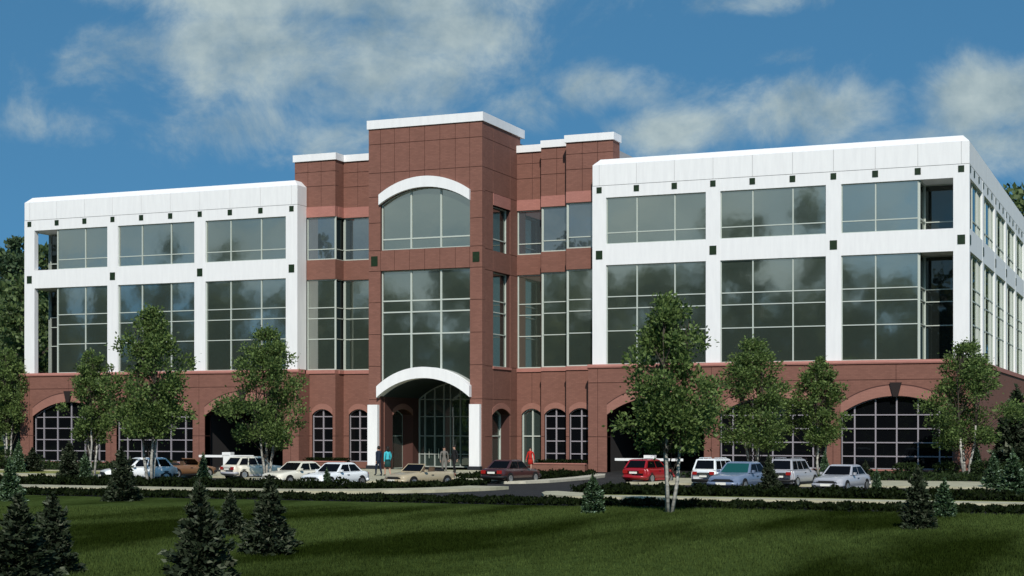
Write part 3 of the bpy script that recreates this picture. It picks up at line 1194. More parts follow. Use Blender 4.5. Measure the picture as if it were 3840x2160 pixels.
for s in (1, -1):
    if s > 0:
        Tt = lambda p: (TW - p[1], p[0], p[2])
    else:
        Tt = lambda p: (-TW + p[1], p[0], p[2])
    so = Opening(-.62, 2.58, -1, 3.85, 4.28)
    w3 = Opening(-.46, 2.58, 7.15, 13.65)
    w4 = Opening(-.46, 2.58, 15.08, 18.18)
    panelled_wall(B, TY + .502, TB + .6, 0, 23.6, 0.0, .98, [so, w3, w4], [-.46, 2.58], [2.35, 4.9, 7.15, 13.65, 15.08, 19.0, 20.55, 22.54], T=Tt)
    m = MB(Tt)
    m.box(-.46, 2.58, -.03, .1, 18.18, 18.98)
    m.build('lintel_band', BAND, B)
    m = MB(Tt)
    m.box(-.56, 2.68, -.07, .5, 6.98, 7.15)
    m.build('sill_band', BAND, B)
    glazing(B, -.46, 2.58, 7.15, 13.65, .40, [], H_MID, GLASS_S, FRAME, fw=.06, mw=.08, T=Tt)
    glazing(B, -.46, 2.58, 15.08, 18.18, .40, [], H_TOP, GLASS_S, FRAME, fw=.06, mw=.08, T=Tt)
    xs = [-.62 + 3.2 * k / 18 for k in range(19)]
    for yo in ((-.03, .02), (.94, 1.01)):
        m = MB(Tt)
        m.strip(xs, so.top, lambda x: so.top(x) + .38, *yo)
        m.build('arch_ring', TRIM, B)
    glazing(B, -.62, 2.58, 0.02, so.top, .80 if s > 0 else .16, [.98], [2.38], GLASS_P, FRAME, fw=.09, mw=.09, T=Tt)
# porch vault and the glazed back wall
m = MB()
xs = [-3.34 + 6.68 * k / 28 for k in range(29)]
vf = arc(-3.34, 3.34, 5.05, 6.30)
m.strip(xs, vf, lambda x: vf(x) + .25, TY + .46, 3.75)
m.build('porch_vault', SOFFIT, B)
back = arc(-3.30, 3.30, 5.02, 6.28)
glazing(B, -3.30, 3.30, 0.11, back, 3.66, [-2.81, -2.03, -1.30, -.78, 0, .78, 1.30, 2.03, 2.81], [1.05, 2.36, 3.76, 5.0], GLASS_P, FRAME_IN, fw=.08, mw=.07)
for x in (-2.42, -1.66, 1.66, 2.42):
    m = MB()
    m.box(x - .015, x + .015, 3.46, 3.50, .75, 1.45)
    m.build('door_handle', FRAME, B)
# rear linking block
m = MB()
m.box(-12.2, 12.2, 30, 38, 0, 20)
m.build('rear_wall', BRICK, B)
# low brick planter walls in front of the bays are things of their own


# ------------------------------------------------------------------ foliage helpers
def leaf_obj(name, pts, size, material, parent=None, rng=None, flat=0.0, aspect=0.62, out=None, sizes=None):
    """many small leaf faces; pts Nx3; out = optional outward directions to lean the leaf planes"""
    n = len(pts)
    rng = rng or np.random.default_rng(1)
    a = rng.normal(size=(n, 3))
    if out is not None:
        a = a * 0.55 + out
    a /= np.linalg.norm(a, axis=1)[:, None] + 1e-9
    b = rng.normal(size=(n, 3))
    if flat:
        b[:, 2] *= (1 - flat)
    b -= a * np.sum(a * b, axis=1)[:, None]
    b /= np.linalg.norm(b, axis=1)[:, None] + 1e-9
    sz = (size * (0.65 + 0.7 * rng.random(n)))[:, None] if sizes is None else sizes[:, None]
    c = np.asarray(pts)
    v = np.empty((n, 4, 3))
    v[:, 0] = c - a * sz * .5
    v[:, 1] = c + b * sz * aspect * .5
    v[:, 2] = c + a * sz * .5
    v[:, 3] = c - b * sz * aspect * .5
    me = bpy.data.meshes.new(name)
    me.vertices.add(4 * n)
    me.vertices.foreach_set('co', v.reshape(-1))
    me.loops.add(4 * n)
    me.loops.foreach_set('vertex_index', np.arange(4 * n, dtype=np.int32))
    me.polygons.add(n)
    me.polygons.foreach_set('loop_start', np.arange(0, 4 * n, 4, dtype=np.int32))
    me.polygons.foreach_set('loop_total', np.full(n, 4, dtype=np.int32))
    me.materials.append(material)
    me.update(calc_edges=True)
    o = bpy.data.objects.new(name, me)
    COL.objects.link(o)
    if parent:
        o.parent = parent
    return o


def birch(name, seed, h, w, clear, nleaf, leafsize, stems=3, material=LEAF):
    """multi-stemmed young birch: crown narrower at the top, ragged outline, drooping skirts"""
    rng = np.random.default_rng(seed)
    rn = random.Random(seed)
    t = empty(name)
    tr, lb = MB(), MB()
    ch = h - clear
    tops = []
    for k in range(stems):
        an = 2 * math.pi * k / stems + rn.uniform(-.4, .4)
        lean = rn.uniform(.10, .22) * w
        p = [Vector((.10 * math.cos(an), .10 * math.sin(an), -.05))]
        hh = h * (0.93 if k == 0 else rn.uniform(.72, .86))
        for q in range(1, 7):
            f = q / 6
            p.append(Vector((math.cos(an) * (0.10 + lean * f ** .8) + rn.uniform(-.05, .05), math.sin(an) * (0.10 + lean * f ** .8) + rn.uniform(-.05, .05), hh * f)))
        r0 = .075 * (h / 7.5)
        kc = min(5, max(2, int(round(6 * (clear + .5) / hh))))
        rr_ = [r0 * (1 - .86 * (q / 6)) for q in range(7)]
        tr.tube([tuple(v) for v in p[:kc + 1]], rr_[:kc + 1], 6)
        lb.tube([tuple(v) for v in p[kc:]], rr_[kc:], 6)
        tops.append(p)
    centres, radii = [], []
    ncl = 92
    while len(centres) < ncl:
        z = rng.random() ** 0.9
        # egg profile of the crown
        prof = math.sin(math.pi * (0.10 + 0.86 * z ** 0.85)) ** 0.75 * (1 - .35 * z)
        prof = max(prof, .10)
        an = rng.random() * 2 * math.pi
        lob = 1 + .28 * math.sin(3 * an + seed) * math.sin(5 * z + seed * .7)
        rr = math.sqrt(rng.random()) * prof * w * .54 * lob
        if z < .15 and rng.random() < .25:
            continue
        centres.append((rr * math.cos(an), rr * math.sin(an), clear + ch * z * .985))
        radii.append((0.28 + .26 * (1 - z) + .14 * rng.random()) * w / 3.9)
    for c, r in zip(centres, radii):
        stem = tops[rn.randrange(stems)]
        zz = max(clear * .8, c[2] - rn.uniform(.5, 1.1))
        q = min(6, max(1, int(6 * zz / stem[-1].z)))
        s0 = stem[q]
        mid = (Vector(c) + s0) / 2 + Vector((0, 0, .10))
        lb.tube([tuple(s0), tuple(mid), c], [.022 * h / 7.5, .014, .005], 4, cap=False)
    per = rng.multinomial(nleaf, np.array(radii) ** 2 / np.sum(np.array(radii) ** 2))
    P, O = [], []
    for c, r, n in zip(centres, radii, per):
        d = rng.normal(size=(n, 3))
        d /= np.linalg.norm(d, axis=1)[:, None]
        rad = r * rng.random(n)[:, None] ** .45
        q = d * rad
        q[:, 2] *= .85
        q[:, 2] -= .10 * (q[:, 0] ** 2 + q[:, 1] ** 2) / max(r, .1)
        P.append(q + np.array(c))
        o = d + np.array(c) * np.array([.25, .25, 0])
        O.append(o + np.array([0, 0, .5]))
    # stray sprays beyond the clumps
    ns = nleaf // 14
    ci = rng.integers(0, ncl, ns)
    d = rng.normal(size=(ns, 3))
    d /= np.linalg.norm(d, axis=1)[:, None]
    P.append(np.array(centres)[ci] + d * (np.array(radii)[ci] * (1.0 + .55 * rng.random(ns)))[:, None])
    O.append(d)
    tr.build('trunk', BARK, t, smooth=True)
    lb.build('limbs', BARK_D, t, smooth=True)
    leaf_obj('crown', np.concatenate(P), leafsize, material, t, rng, out=np.concatenate(O))
    return t


def spruce_mesh(seed, h, w, material, dens=1.0):
    """young spruce: whorls of drooping branches carrying short needle sprays"""
    rng = np.random.default_rng(seed)
    t = empty('spruce')
    tr = MB()
    tr.tube([(0, 0, -.03), (.01, 0, h * .5), (0, .01, h)], [.045 * h, .026 * h, .004], 6)
    P, D = [], []
    nb = 170
    for k in range(nb):
        f = (k / nb) ** 1.25                                   # more branches low down
        z = h * (.03 + .88 * f) + rng.normal() * .02 * h
        rad = w * .5 * (1 - f) ** .80 + .025
        if f < .05:
            rad *= .85
        an = k * 2.39996 + rng.random() * .9
        lump = 1 + .22 * math.sin(2 * an + seed) * math.sin(7 * f + seed)
        L = rad * (0.62 + .48 * rng.random()) * lump
        up = .05 + .75 * f
        e = np.array([math.cos(an) * L, math.sin(an) * L, z + up * L * .6 - .16 * L * (1 - f)])
        b0 = np.array([0, 0, z])
        if k % 2 == 0:
            tr.tube([tuple(b0), tuple((b0 + e) / 2 + np.array([0, 0, -.02 * h * (1 - f)])), tuple(e)], [.009 * h, .006 * h, .002], 3, cap=False)
        ns = int((8 + 46 * L / (w * .5)) * dens)
        u = .15 + .85 * rng.random(ns) ** .6
        side = np.array([-math.sin(an), math.cos(an), 0])
        spread = (rng.random(ns) - .5) * 0.95 * L * (1.05 - u * .6)
        q = b0 + (e - b0) * u[:, None] + side * spread[:, None]
        q[:, 2] += rng.normal(size=ns) * .020 * h - .04 * h * np.abs(spread) / (L + .01)
        P.append(q)
        dd = (e - b0) / (np.linalg.norm(e - b0) + 1e-6) * .8 + side * np.sign(spread)[:, None] * .45 + rng.normal(size=(ns, 3)) * .40 + np.array([0, 0, .30])
        D.append(dd)
    # leader shoot
    n = 26
    q = np.zeros((n, 3))
    q[:, 2] = h * (.88 + .13 * rng.random(n))
    P.append(q)
    D.append(rng.normal(size=(n, 3)) * .6 + np.array([0, 0, 1.0]))
    P, D = np.concatenate(P), np.concatenate(D)
    tr.build('trunk', BARK_D, t)
    n = len(P)
    # sprays are long narrow faces lying along their shoot
    D /= np.linalg.norm(D, axis=1)[:, None]
    b = rng.normal(size=(n, 3))
    b -= D * np.sum(D * b, axis=1)[:, None]
    b /= np.linalg.norm(b, axis=1)[:, None]
    L = (.105 * h / 1.7 * (0.6 + .8 * rng.random(n)))[:, None]
    v = np.empty((n, 4, 3))
    v[:, 0] = P - D * L * .45
    v[:, 1] = P + b * L * .30
    v[:, 2] = P + D * L * .70
    v[:, 3] = P - b * L * .30
    me = bpy.data.meshes.new('crown')
    me.vertices.add(4 * n)
    me.vertices.foreach_set('co', v.reshape(-1))
    me.loops.add(4 * n)
    me.loops.foreach_set('vertex_index', np.arange(4 * n, dtype=np.int32))
    me.polygons.add(n)
    me.polygons.foreach_set('loop_start', np.arange(0, 4 * n, 4, dtype=np.int32))
    me.polygons.foreach_set('loop_total', np.full(n, 4, dtype=np.int32))
    me.materials.append(material)
    me.update(calc_edges=True)
    o = bpy.data.objects.new('crown', me)
    COL.objects.link(o)
    o.parent = t
    return t


# ------------------------------------------------------------------ birches
BG = 'young multi-stemmed birches'
bA = birch('birch_tree', 11, 7.6, 4.0, 2.35, 16500, .138)
bB = birch('birch_tree', 23, 7.8, 4.3, 2.1, 15500, .14)
bC = birch('birch_tree', 37, 7.0, 3.0, 2.1, 11000, .138)
spots = [  # src, x, y, rotation, scale, label
    (bA, 30.95, -47.3, 0.3, 0.99, 'largest birch, its pale stems rising from the lawn edge right of the drive'),
    (bB, 25.8, -14.1, 1.2, 1.00, 'birch with a broad crown over the blue-grey car, right of the largest birch'),
    (bC, 28.9, -11.4, 2.2, 1.00, 'slim birch just left of the rightmost arched window'),
    (bB, 36.3, -6.9, 4.0, 1.00, 'birch at the right corner of the building'),
    (bC, -12.4, -22.3, 0.8, 1.09, 'slim birch in front of the leftmost arched window'),
    (bA, -0.36, -33.5, 3.4, 1.17, 'tall birch rising in front of the white estate car at the left wing'),
    (bB, 2.0, -26.2, 2.0, 1.06, 'birch beside the left garage arch behind the cream sedan'),
    (bC, -36.9, -0.6, 5.0, 1.32, 'birch past the left end wall at the picture edge'),
]
seen = set()
for src, x, y, rz, sc, lab in spots:
    o = src if id(src) not in seen else copy_tree(src)
    seen.add(id(src))
    o.location = (x, y, 0.0)
    o.rotation_euler = (0, 0, rz)
    wf = 1.18 if lab.startswith(('birch with', 'slim birch just', 'birch at')) else 1.0
    o.scale = (sc * wf, sc * wf, sc)
    tag(o, lab, 'tree', BG)
    if -36 < y < -13 and x > -10:
        sheet('tree_pit', [(x + .9 * math.cos(q * .5236), y + .9 * math.sin(q * .5236)) for q in range(12)], 0.135, SOIL, 0.2)

# ------------------------------------------------------------------ spruces
dk = [spruce_mesh(s_, 1.7, 1.15, NEEDLE) for s_ in (3, 5)]
bl = [spruce_mesh(s_, 1.6, 0.85, NEEDLE_B, .8) for s_ in (7, 9)]
SG = 'young spruces planted on the lawn and in the beds'
sp = [  # kind, variant, x, y, height, width, label
    ('d', 0, 28.1, -78.0, 1.75, 1.45, 'dark spruce at the bottom left corner, cut by the picture edge'),
    ('d', 1, 26.0, -74.4, 1.60, 1.15, 'dark spruce second from the left edge at the bottom of the lawn'),
    ('d', 1, 31.2, -76.8, 2.00, 1.28, 'largest foreground spruce, its base cut by the bottom edge'),
    ('d', 0, 23.2, -63.3, 1.25, 0.85, 'small dark spruce standing between two larger ones on the lawn'),
    ('d', 0, 27.6, -68.5, 1.80, 1.22, 'dark broad spruce on the lawn below the cream sedan'),
    ('d', 1, 8.0, -47.3, 2.10, 1.45, 'dark spruce on the lawn edge hiding part of the white estate car'),
    ('d', 1, 40.3, -53.1, 1.80, 1.05, 'dark spruce alone on the right side of the lawn'),
    ('d', 0, 31.0, -32.4, 1.75, 1.00, 'green spruce between the blue-grey car and the pale off-roader'),
    ('d', 1, -7.9, -30.3, 2.15, 1.50, 'dark green spruce below the slim birch at the left wing'),
    ('d', 0, -22.4, -15.4, 1.60, 1.50, 'dark bushy spruce at the foot of the left arched window'),
    ('d', 0, 31.1, -9.6, 1.10, 0.70, 'little dark spruce against the rightmost arched window'),
    ('d', 1, 38.5, -1.4, 5.30, 3.3, 'tall dark conifer at the right picture edge beside the side wall'),
    ('b', 0, 3.8, -49.0, 1.70, 0.95, 'pale-tipped spruce at the left picture edge on the lawn'),
    ('b', 0, 28.6, -48.6, 1.30, 0.85, 'pale-tipped spruce right of the drive mouth'),
    ('b', 1, 40.2, -46.4, 1.25, 0.78, 'pale-tipped spruce directly behind the lone dark spruce on the right'),
    ('b', 1, 41.3, -33.5, 2.00, 1.25, 'large pale-tipped spruce at the right picture edge'),
    ('b', 1, -7.0, -30.0, 1.62, 0.80, 'pale-tipped spruce right of the dark green one at the left wing'),
    ('b', 0, 0.0, -29.3, 1.58, 0.75, 'pale-tipped spruce between the brown convertible and the pale estate car'),
    ('b', 0, 30.2, -16.8, 1.75, 0.62, 'narrow bluish spruce left of the rightmost arched window'),
    ('b', 1, 36.5, -3.4, 1.90, 0.95, 'pale-tipped spruce at the foot of the corner birch'),
    ('b', 0, 37.6, -4.3, 1.45, 0.90, 'shorter bluish spruce right of the corner birch'),
    ('b', 0, 39.2, -20.5, 1.70, 0.95, 'bluish spruce before the tall conifer at the right edge'),
    ('d', 0, 38.6, -14.5, 1.30, 1.20, 'short dark bushy spruce right of the walk'),
    ('b', 1, 34.3, -24.7, 1.00, 0.50, 'tiny spruce right of the silver sedan'),
    ('b', 0, -22.0, -17.3, 2.10, 0.95, 'bluish spruce at the left corner of the building'),
    ('b', 1, 9.6, -33.3, 1.0, 0.50, 'tiny green spruce in front of the white sedan'),
]
used = set()
for kd, vi, x, y, hh, ww, lab in sp:
    src = (dk if kd == 'd' else bl)[vi]
    o = src if id(src) not in used else copy_tree(src)
    used.add(id(src))
    bh, bw = (1.7, 1.15) if kd == 'd' else (1.6, .85)
    o.location = (x, y, 0.0)
    o.rotation_euler = (R(random.uniform(-2, 2)), R(random.uniform(-2, 2)), random.uniform(0, 6.28))
    o.scale = (1.10 * ww / bw, 1.10 * ww / bw, 1.03 * hh / bh)
    o.name = 'spruce'
    tag(o, lab, 'spruce', SG)


# ------------------------------------------------------------------ hedges, low shrubs, grass fringe
def hedge(name, spans, h, n, size, label, material=HEDGE, seed=1, kind=None, z0=0.03):
    """spans: (x0, x1, y0, y1)"""
    rng = np.random.default_rng(seed)
    P = []
    A = [(b - a) * (d - c) for a, b, c, d in spans]
    for (a, b, c, d), ar in zip(spans, A):
        k = int(n * ar / sum(A))
        x = a + (b - a) * rng.random(k)
        y = c + (d - c) * rng.random(k)
        top = h * (.72 + .28 * np.sin(x * 2.1 + seed) * np.sin(x * 5.3 + y * 1.7) + .12 * rng.normal(size=k))
        z = z0 + np.maximum(top, .04) * (1 - rng.random(k) ** 2 * .85)
        P.append(np.stack([x, y, z], 1))
    P = np.concatenate(P)
    o = leaf_obj(name, P, size, material, None, rng, out=np.tile(np.array([[0, 0, .7]]), (len(P), 1)))
    return tag(o, label, 'hedge' if not kind else None, None, kind)


hedge('hedge', [(-49, 78, -44.25, -41.2)], .20, 80000, .15, 'dark clipped low hedge along the top edge of the lawn')
hedge('hedge', [(-49, 8, -36.3, -32.8), (8, 10.6, -35.6, -32.4)], .46, 34000, .17, 'dark hedge between the pale footpath and the cars on the left', seed=2)
hedge('hedge', [(24.2, 78, -36.3, -32.0), (22.4, 24.2, -34.3, -31.8)], .42, 44000, .17, 'dark hedge between the pale footpath and the cars on the right', seed=3)
hedge('hedge', [(9.7, 14.8, -28.4, -25.4), (11.2, 14.4, -31.6, -28.4), (10.6, 13.4, -34.4, -31.6)], .30, 9000, .16, 'dark clipped hedge in the curved island left of the drive', seed=4)
hedge('hedge', [(9.6, 15.1, -18.8, -13.6), (11.0, 15.0, -13.6, -9.4)], .38, 9000, .16, 'dark hedge in the bed before the right-hand bays', seed=5)
hedge('shrub_bed', [(21, 60, -12.6, -6.0)], .45, 16000, .18, 'low dark shrubs in the bed at the foot of the right wing', SHRUB, 6, 'stuff')
hedge('shrub_bed', [(-60, -21, -12.6, -4.0)], .50, 16000, .18, 'low dark shrubs in the bed at the foot of the left wing', SHRUB, 7, 'stuff')


def shrub(x, y, h, w, lab, seed, material=SHRUB):
    rng = np.random.default_rng(seed)
    n = int(900 * max(.5, h))
    d = rng.normal(size=(n, 3))
    d /= np.linalg.norm(d, axis=1)[:, None]
    q = d * (rng.random(n) ** .4)[:, None] * np.array([w / 2, w / 2, h / 2])
    q += (np.sin(q * 6 + seed) * .08)
    q[:, 2] += h * .5
    t = empty('shrub', (x, y, 0.03))
    s_ = MB()
    for k in range(4):
        s_.tube([(0, 0, 0), (.3 * w * math.cos(k * 1.6), .3 * w * math.sin(k * 1.6), h * .7)], [.02, .006], 4)
    s_.build('stem', BARK_D, t)
    leaf_obj('foliage', q, .15, material, t, rng, out=d)
    return tag(t, lab, 'shrub', 'rounded shrubs by the building')


shrub(33.2, -8.0, 1.0, 1.9, 'rounded dark shrub under the rightmost arched window', 51)
shrub(35.2, -6.5, 1.15, 1.5, 'rounded dark shrub left of the corner birch', 52)
shrub(30.7, -9.2, .8, 1.2, 'small shrub left of the rounded one under the rightmost window', 53)
shrub(-24.4, -13.0, 1.15, 2.0, 'dark shrub against the left end of the building', 54)
shrub(-27.6, -12.0, 1.4, 2.6, 'wide dark shrub at the left picture edge', 55)
shrub(-12.0, -15.6, .9, 1.5, 'shrub at the pier between the left arched windows', 56)
shrub(37.6, -8.6, 1.3, 1.9, 'shrub beside the corner birch, left of the right-edge shrub', 58)
shrub(39.4, -9.5, 1.2, 2.2, 'dark shrub at the right picture edge before the tall conifer', 57)


def planter(s, lab):
    a, b = srt(s * 7.1, s * 11.0)
    t = empty('brick_planter', ((a + b) / 2, -.2, 0))
    w = (b - a) / 2
    m = MB()
    m.box(-w, w, -.45, -.25, 0, .50)
    m.box(-w, -w + .2, -.249, 1.2, 0, .50)
    m.box(w - .2, w, -.249, 1.2, 0, .50)
    m.build('planter_wall', BRICK, t)
    m = MB()
    m.box(-w - .05, w + .05, -.50, -.2, .50, .58)
    m.build('coping', BAND, t)
    m = MB()
    m.box(-w + .21, w - .21, -.24, 1.2, .1, .45)
    m.build('soil', SOIL, t)
    rng = np.random.default_rng(61 + s)
    n = 1600
    P = np.stack([(rng.random(n) * 2 - 1) * (w - .25), -.2 + 1.2 * rng.random(n), .48 + .32 * rng.random(n) ** 1.3], 1)
    leaf_obj('planting', P, .13, HEDGE, t, rng)
    tag(t, lab, 'planter', 'brick planters before the bays')


planter(1, 'brick planter with dark low plants before the bays right of the tower')
planter(-1, 'brick planter with dark low plants before the bays left of the tower')


# ------------------------------------------------------------------ trees behind, and the grove the glass mirrors
def wood_tree(name, seed, h, w, n, size, material, conifer=False):
    rng = np.random.default_rng(seed)
    t = empty(name)
    tr = MB()
    tr.tube([(0, 0, -.3), (.2, .1, h * .45), (0, 0, h * .9)], [h * .020, h * .013, .03], 7)
    P, O = [], []
    nc = 70
    for k in range(nc):
        z = rng.random()
        if conifer:
            prof = (1 - z) ** .8 + .06
            zz = h * (.10 + .88 * z)
        else:
            prof = math.sin(math.pi * (.14 + .80 * z)) ** .6
            zz = h * (.16 + .80 * z)
        an = rng.random() * 6.283
        rr = w * .5 * prof * (.35 + .65 * math.sqrt(rng.random())) * (1 + .2 * math.sin(3 * an + seed))
        c = np.array([rr * math.cos(an), rr * math.sin(an), zz])
        if k % 3 == 0:
            tr.tube([(0, 0, zz * .75), tuple(c)], [h * .006, .03], 4, cap=False)
        r = w * (.10 + .09 * rng.random()) * (.7 if conifer else 1)
        d = rng.normal(size=(n // nc, 3))
        d /= np.linalg.norm(d, axis=1)[:, None]
        P.append(c + d * (r * rng.random(n // nc) ** .4)[:, None] * np.array([1, 1, .75]))
        O.append(d + np.array([0, 0, .4]))
    tr.build('trunk', BARK_D, t)
    leaf_obj('crown', np.concatenate(P), size, material, t, rng, out=np.concatenate(O))
    return t


fa = wood_tree('woodland_tree', 71, 22, 13, 9000, .55, FORL)
fb = wood_tree('woodland_tree', 73, 25, 12, 9000, .55, FORC, True)
fc = wood_tree('woodland_tree', 79, 18, 12, 8000, .55, FORL)
fs = [
    (fb, -98, 64, 1.02, 'tall dark tree at the left edge behind the building, farthest left'),
    (fa, -89, 55, 1.16, 'broad woodland tree behind the left end wall, second from the edge'),
    (fc, -75, 49, 1.15, 'lower woodland tree seen through the open corner of the left wing'),
    (fb, -83, 56, 1.04, 'dark conifer topping the wood behind the left wing'),
    (fa, -96, 74, 1.26, 'high woodland crown behind the farthest left tree'),
    (fc, -77, 42, .80, 'small sunlit woodland tree low at the left picture edge'),
    (fc, -66, 38, .95, 'small woodland tree close behind the left wing corner'),
    (fa, 33.5, 80, 1.36, 'tall tree behind the right wing at the picture edge'),
    (fb, 38.0, 76, 1.25, 'dark conifer behind the right wing, cut by the picture edge'),
    (fc, 38.5, 60, 1.15, 'lower tree beyond the side wall at the right edge'),
]
used = set()
for k, (src, x, y, sc, lab) in enumerate(fs):
    o = src if id(src) not in used else copy_tree(src)
    used.add(id(src))
    o.location = (x, y, max(0, (y - 45) * .012))
    o.rotation_euler = (0, 0, k * 1.7)
    o.scale = (sc, sc, sc)
    tag(o, lab, 'tree', 'woodland trees behind the building')

rng = np.random.default_rng(91)
P, O = [], []
for k in range(98):
    x = -225 + 267 * (k + rng.random() * .7) / 98
    y = -117 - 26 * rng.random()
    h = (23 + 15 * rng.random() ** 1.6) if k % 2 else 24 + 4 * rng.random()
    w = 7.5 + 5 * rng.random()
    con = rng.random() < .35
    for q in range(58):
        z = rng.random() * (.62 if q % 2 else 1.0)
        prof = (1 - z) ** .8 + .08 if con else math.sin(math.pi * (.12 + .80 * z)) ** .6
        an = rng.random() * 6.283
        rr = w * .5 * prof * math.sqrt(rng.random())
        c = np.array([x + rr * math.cos(an), y + rr * math.sin(an), h * (.04 + .93 * z)])
        d = rng.normal(size=(30, 3))
        d /= np.linalg.norm(d, axis=1)[:, None]
        P.append(c + d * (w * .17 * rng.random(30) ** .4)[:, None])
        O.append(d + np.array([0, 0, .3]))
g_ = leaf_obj('grove', np.concatenate(P), 1.25, REFL, None, rng, out=np.concatenate(O))
tag(g_, 'green grove across the lawn, seen only mirrored in the office glass', None, None, 'stuff')


P, O = [], []
for k in range(40):
    x = -200 + 128 * (k + rng.random()) / 40
    y = 78 + (x + 72) * -.42 + 34 * rng.random()
    if x > -104:
        y += 34
    h, w = 17 + 9 * rng.random(), 9 + 5 * rng.random()
    for q in range(40):
        z = rng.random()
        prof = math.sin(math.pi * (.12 + .80 * z)) ** .6
        an = rng.random() * 6.283
        rr = w * .5 * prof * math.sqrt(rng.random())
        c = np.array([x + rr * math.cos(an), y + rr * math.sin(an), h * (.04 + .93 * z) + 1])
        d = rng.normal(size=(22, 3))
        d /= np.linalg.norm(d, axis=1)[:, None]
        P.append(c + d * (w * .17 * rng.random(22) ** .4)[:, None])
        O.append(d + np.array([0, 0, .3]))
tag(leaf_obj('forest', np.concatenate(P), 1.1, FORL, None, rng, out=np.concatenate(O)), 'mass of green woodland behind the left wing', None, None, 'stuff')

# ------------------------------------------------------------------ parking barriers
BAR_W = mat('barrier_white', (0.78, 0.78, 0.76), .45)


def barrier(x, y, lab):
    t = empty('parking_barrier', (x, y, 0))
    m = MB()
    m.box(-.28, .28, -.22, .22, 0, 1.02)
    m.box(-.34, .34, -.26, .26, 1.02, 1.22)
    m.build('cabinet', BAR_W, t)
    for s in (-1, 1):
        m = MB()
        a, b = srt(s * .30, s * 2.25)
        m.box(a, b, -.30, -.22, .86, 1.02)
        m.build('arm', BAR_W, t)
    m = MB()
    m.box(-.5, .5, -.4, .4, -.01, .12)
    m.build('base', KERBM, t)
    tag(t, lab, 'barrier', 'white parking barriers at the garage arches')


barrier(16.6, -4.0, 'white parking barrier before the garage arch right of the tower')
barrier(-14.6, -4.0, 'white parking barrier before the garage arch left of the tower')

# ------------------------------------------------------------------ cars
TYRE = mat('tyre', (.012, .012, .012), .8)
RIM = mat('wheel_rim', (.5, .5, .5), .35, metal=.8)
CGLASS = glass_mat('car_glass', (.004, .004, .005), .0, (.35, .36, .36), .0)
CGLASS_G = glass_mat('green_car_glass', (.01, .065, .055), .08, (.6, .9, .85), .0)
TRIMB = mat('black_trim', (.012, .012, .012), .6)
LAMP = mat('headlamp', (.75, .78, .80), .15, spec=.6)
TAIL = mat('tail_lamp', (.30, .012, .010), .25, spec=.6)
PLATE = mat('licence_plate', (.75, .74, .66), .5)
SEAT = mat('seat_leather', (.10, .065, .04), .6)
CHROME = mat('chrome', (.6, .6, .6), .2, metal=1)


def paint(name, c):
    return mat(name, c, .32, spec=.5, coat=.6)


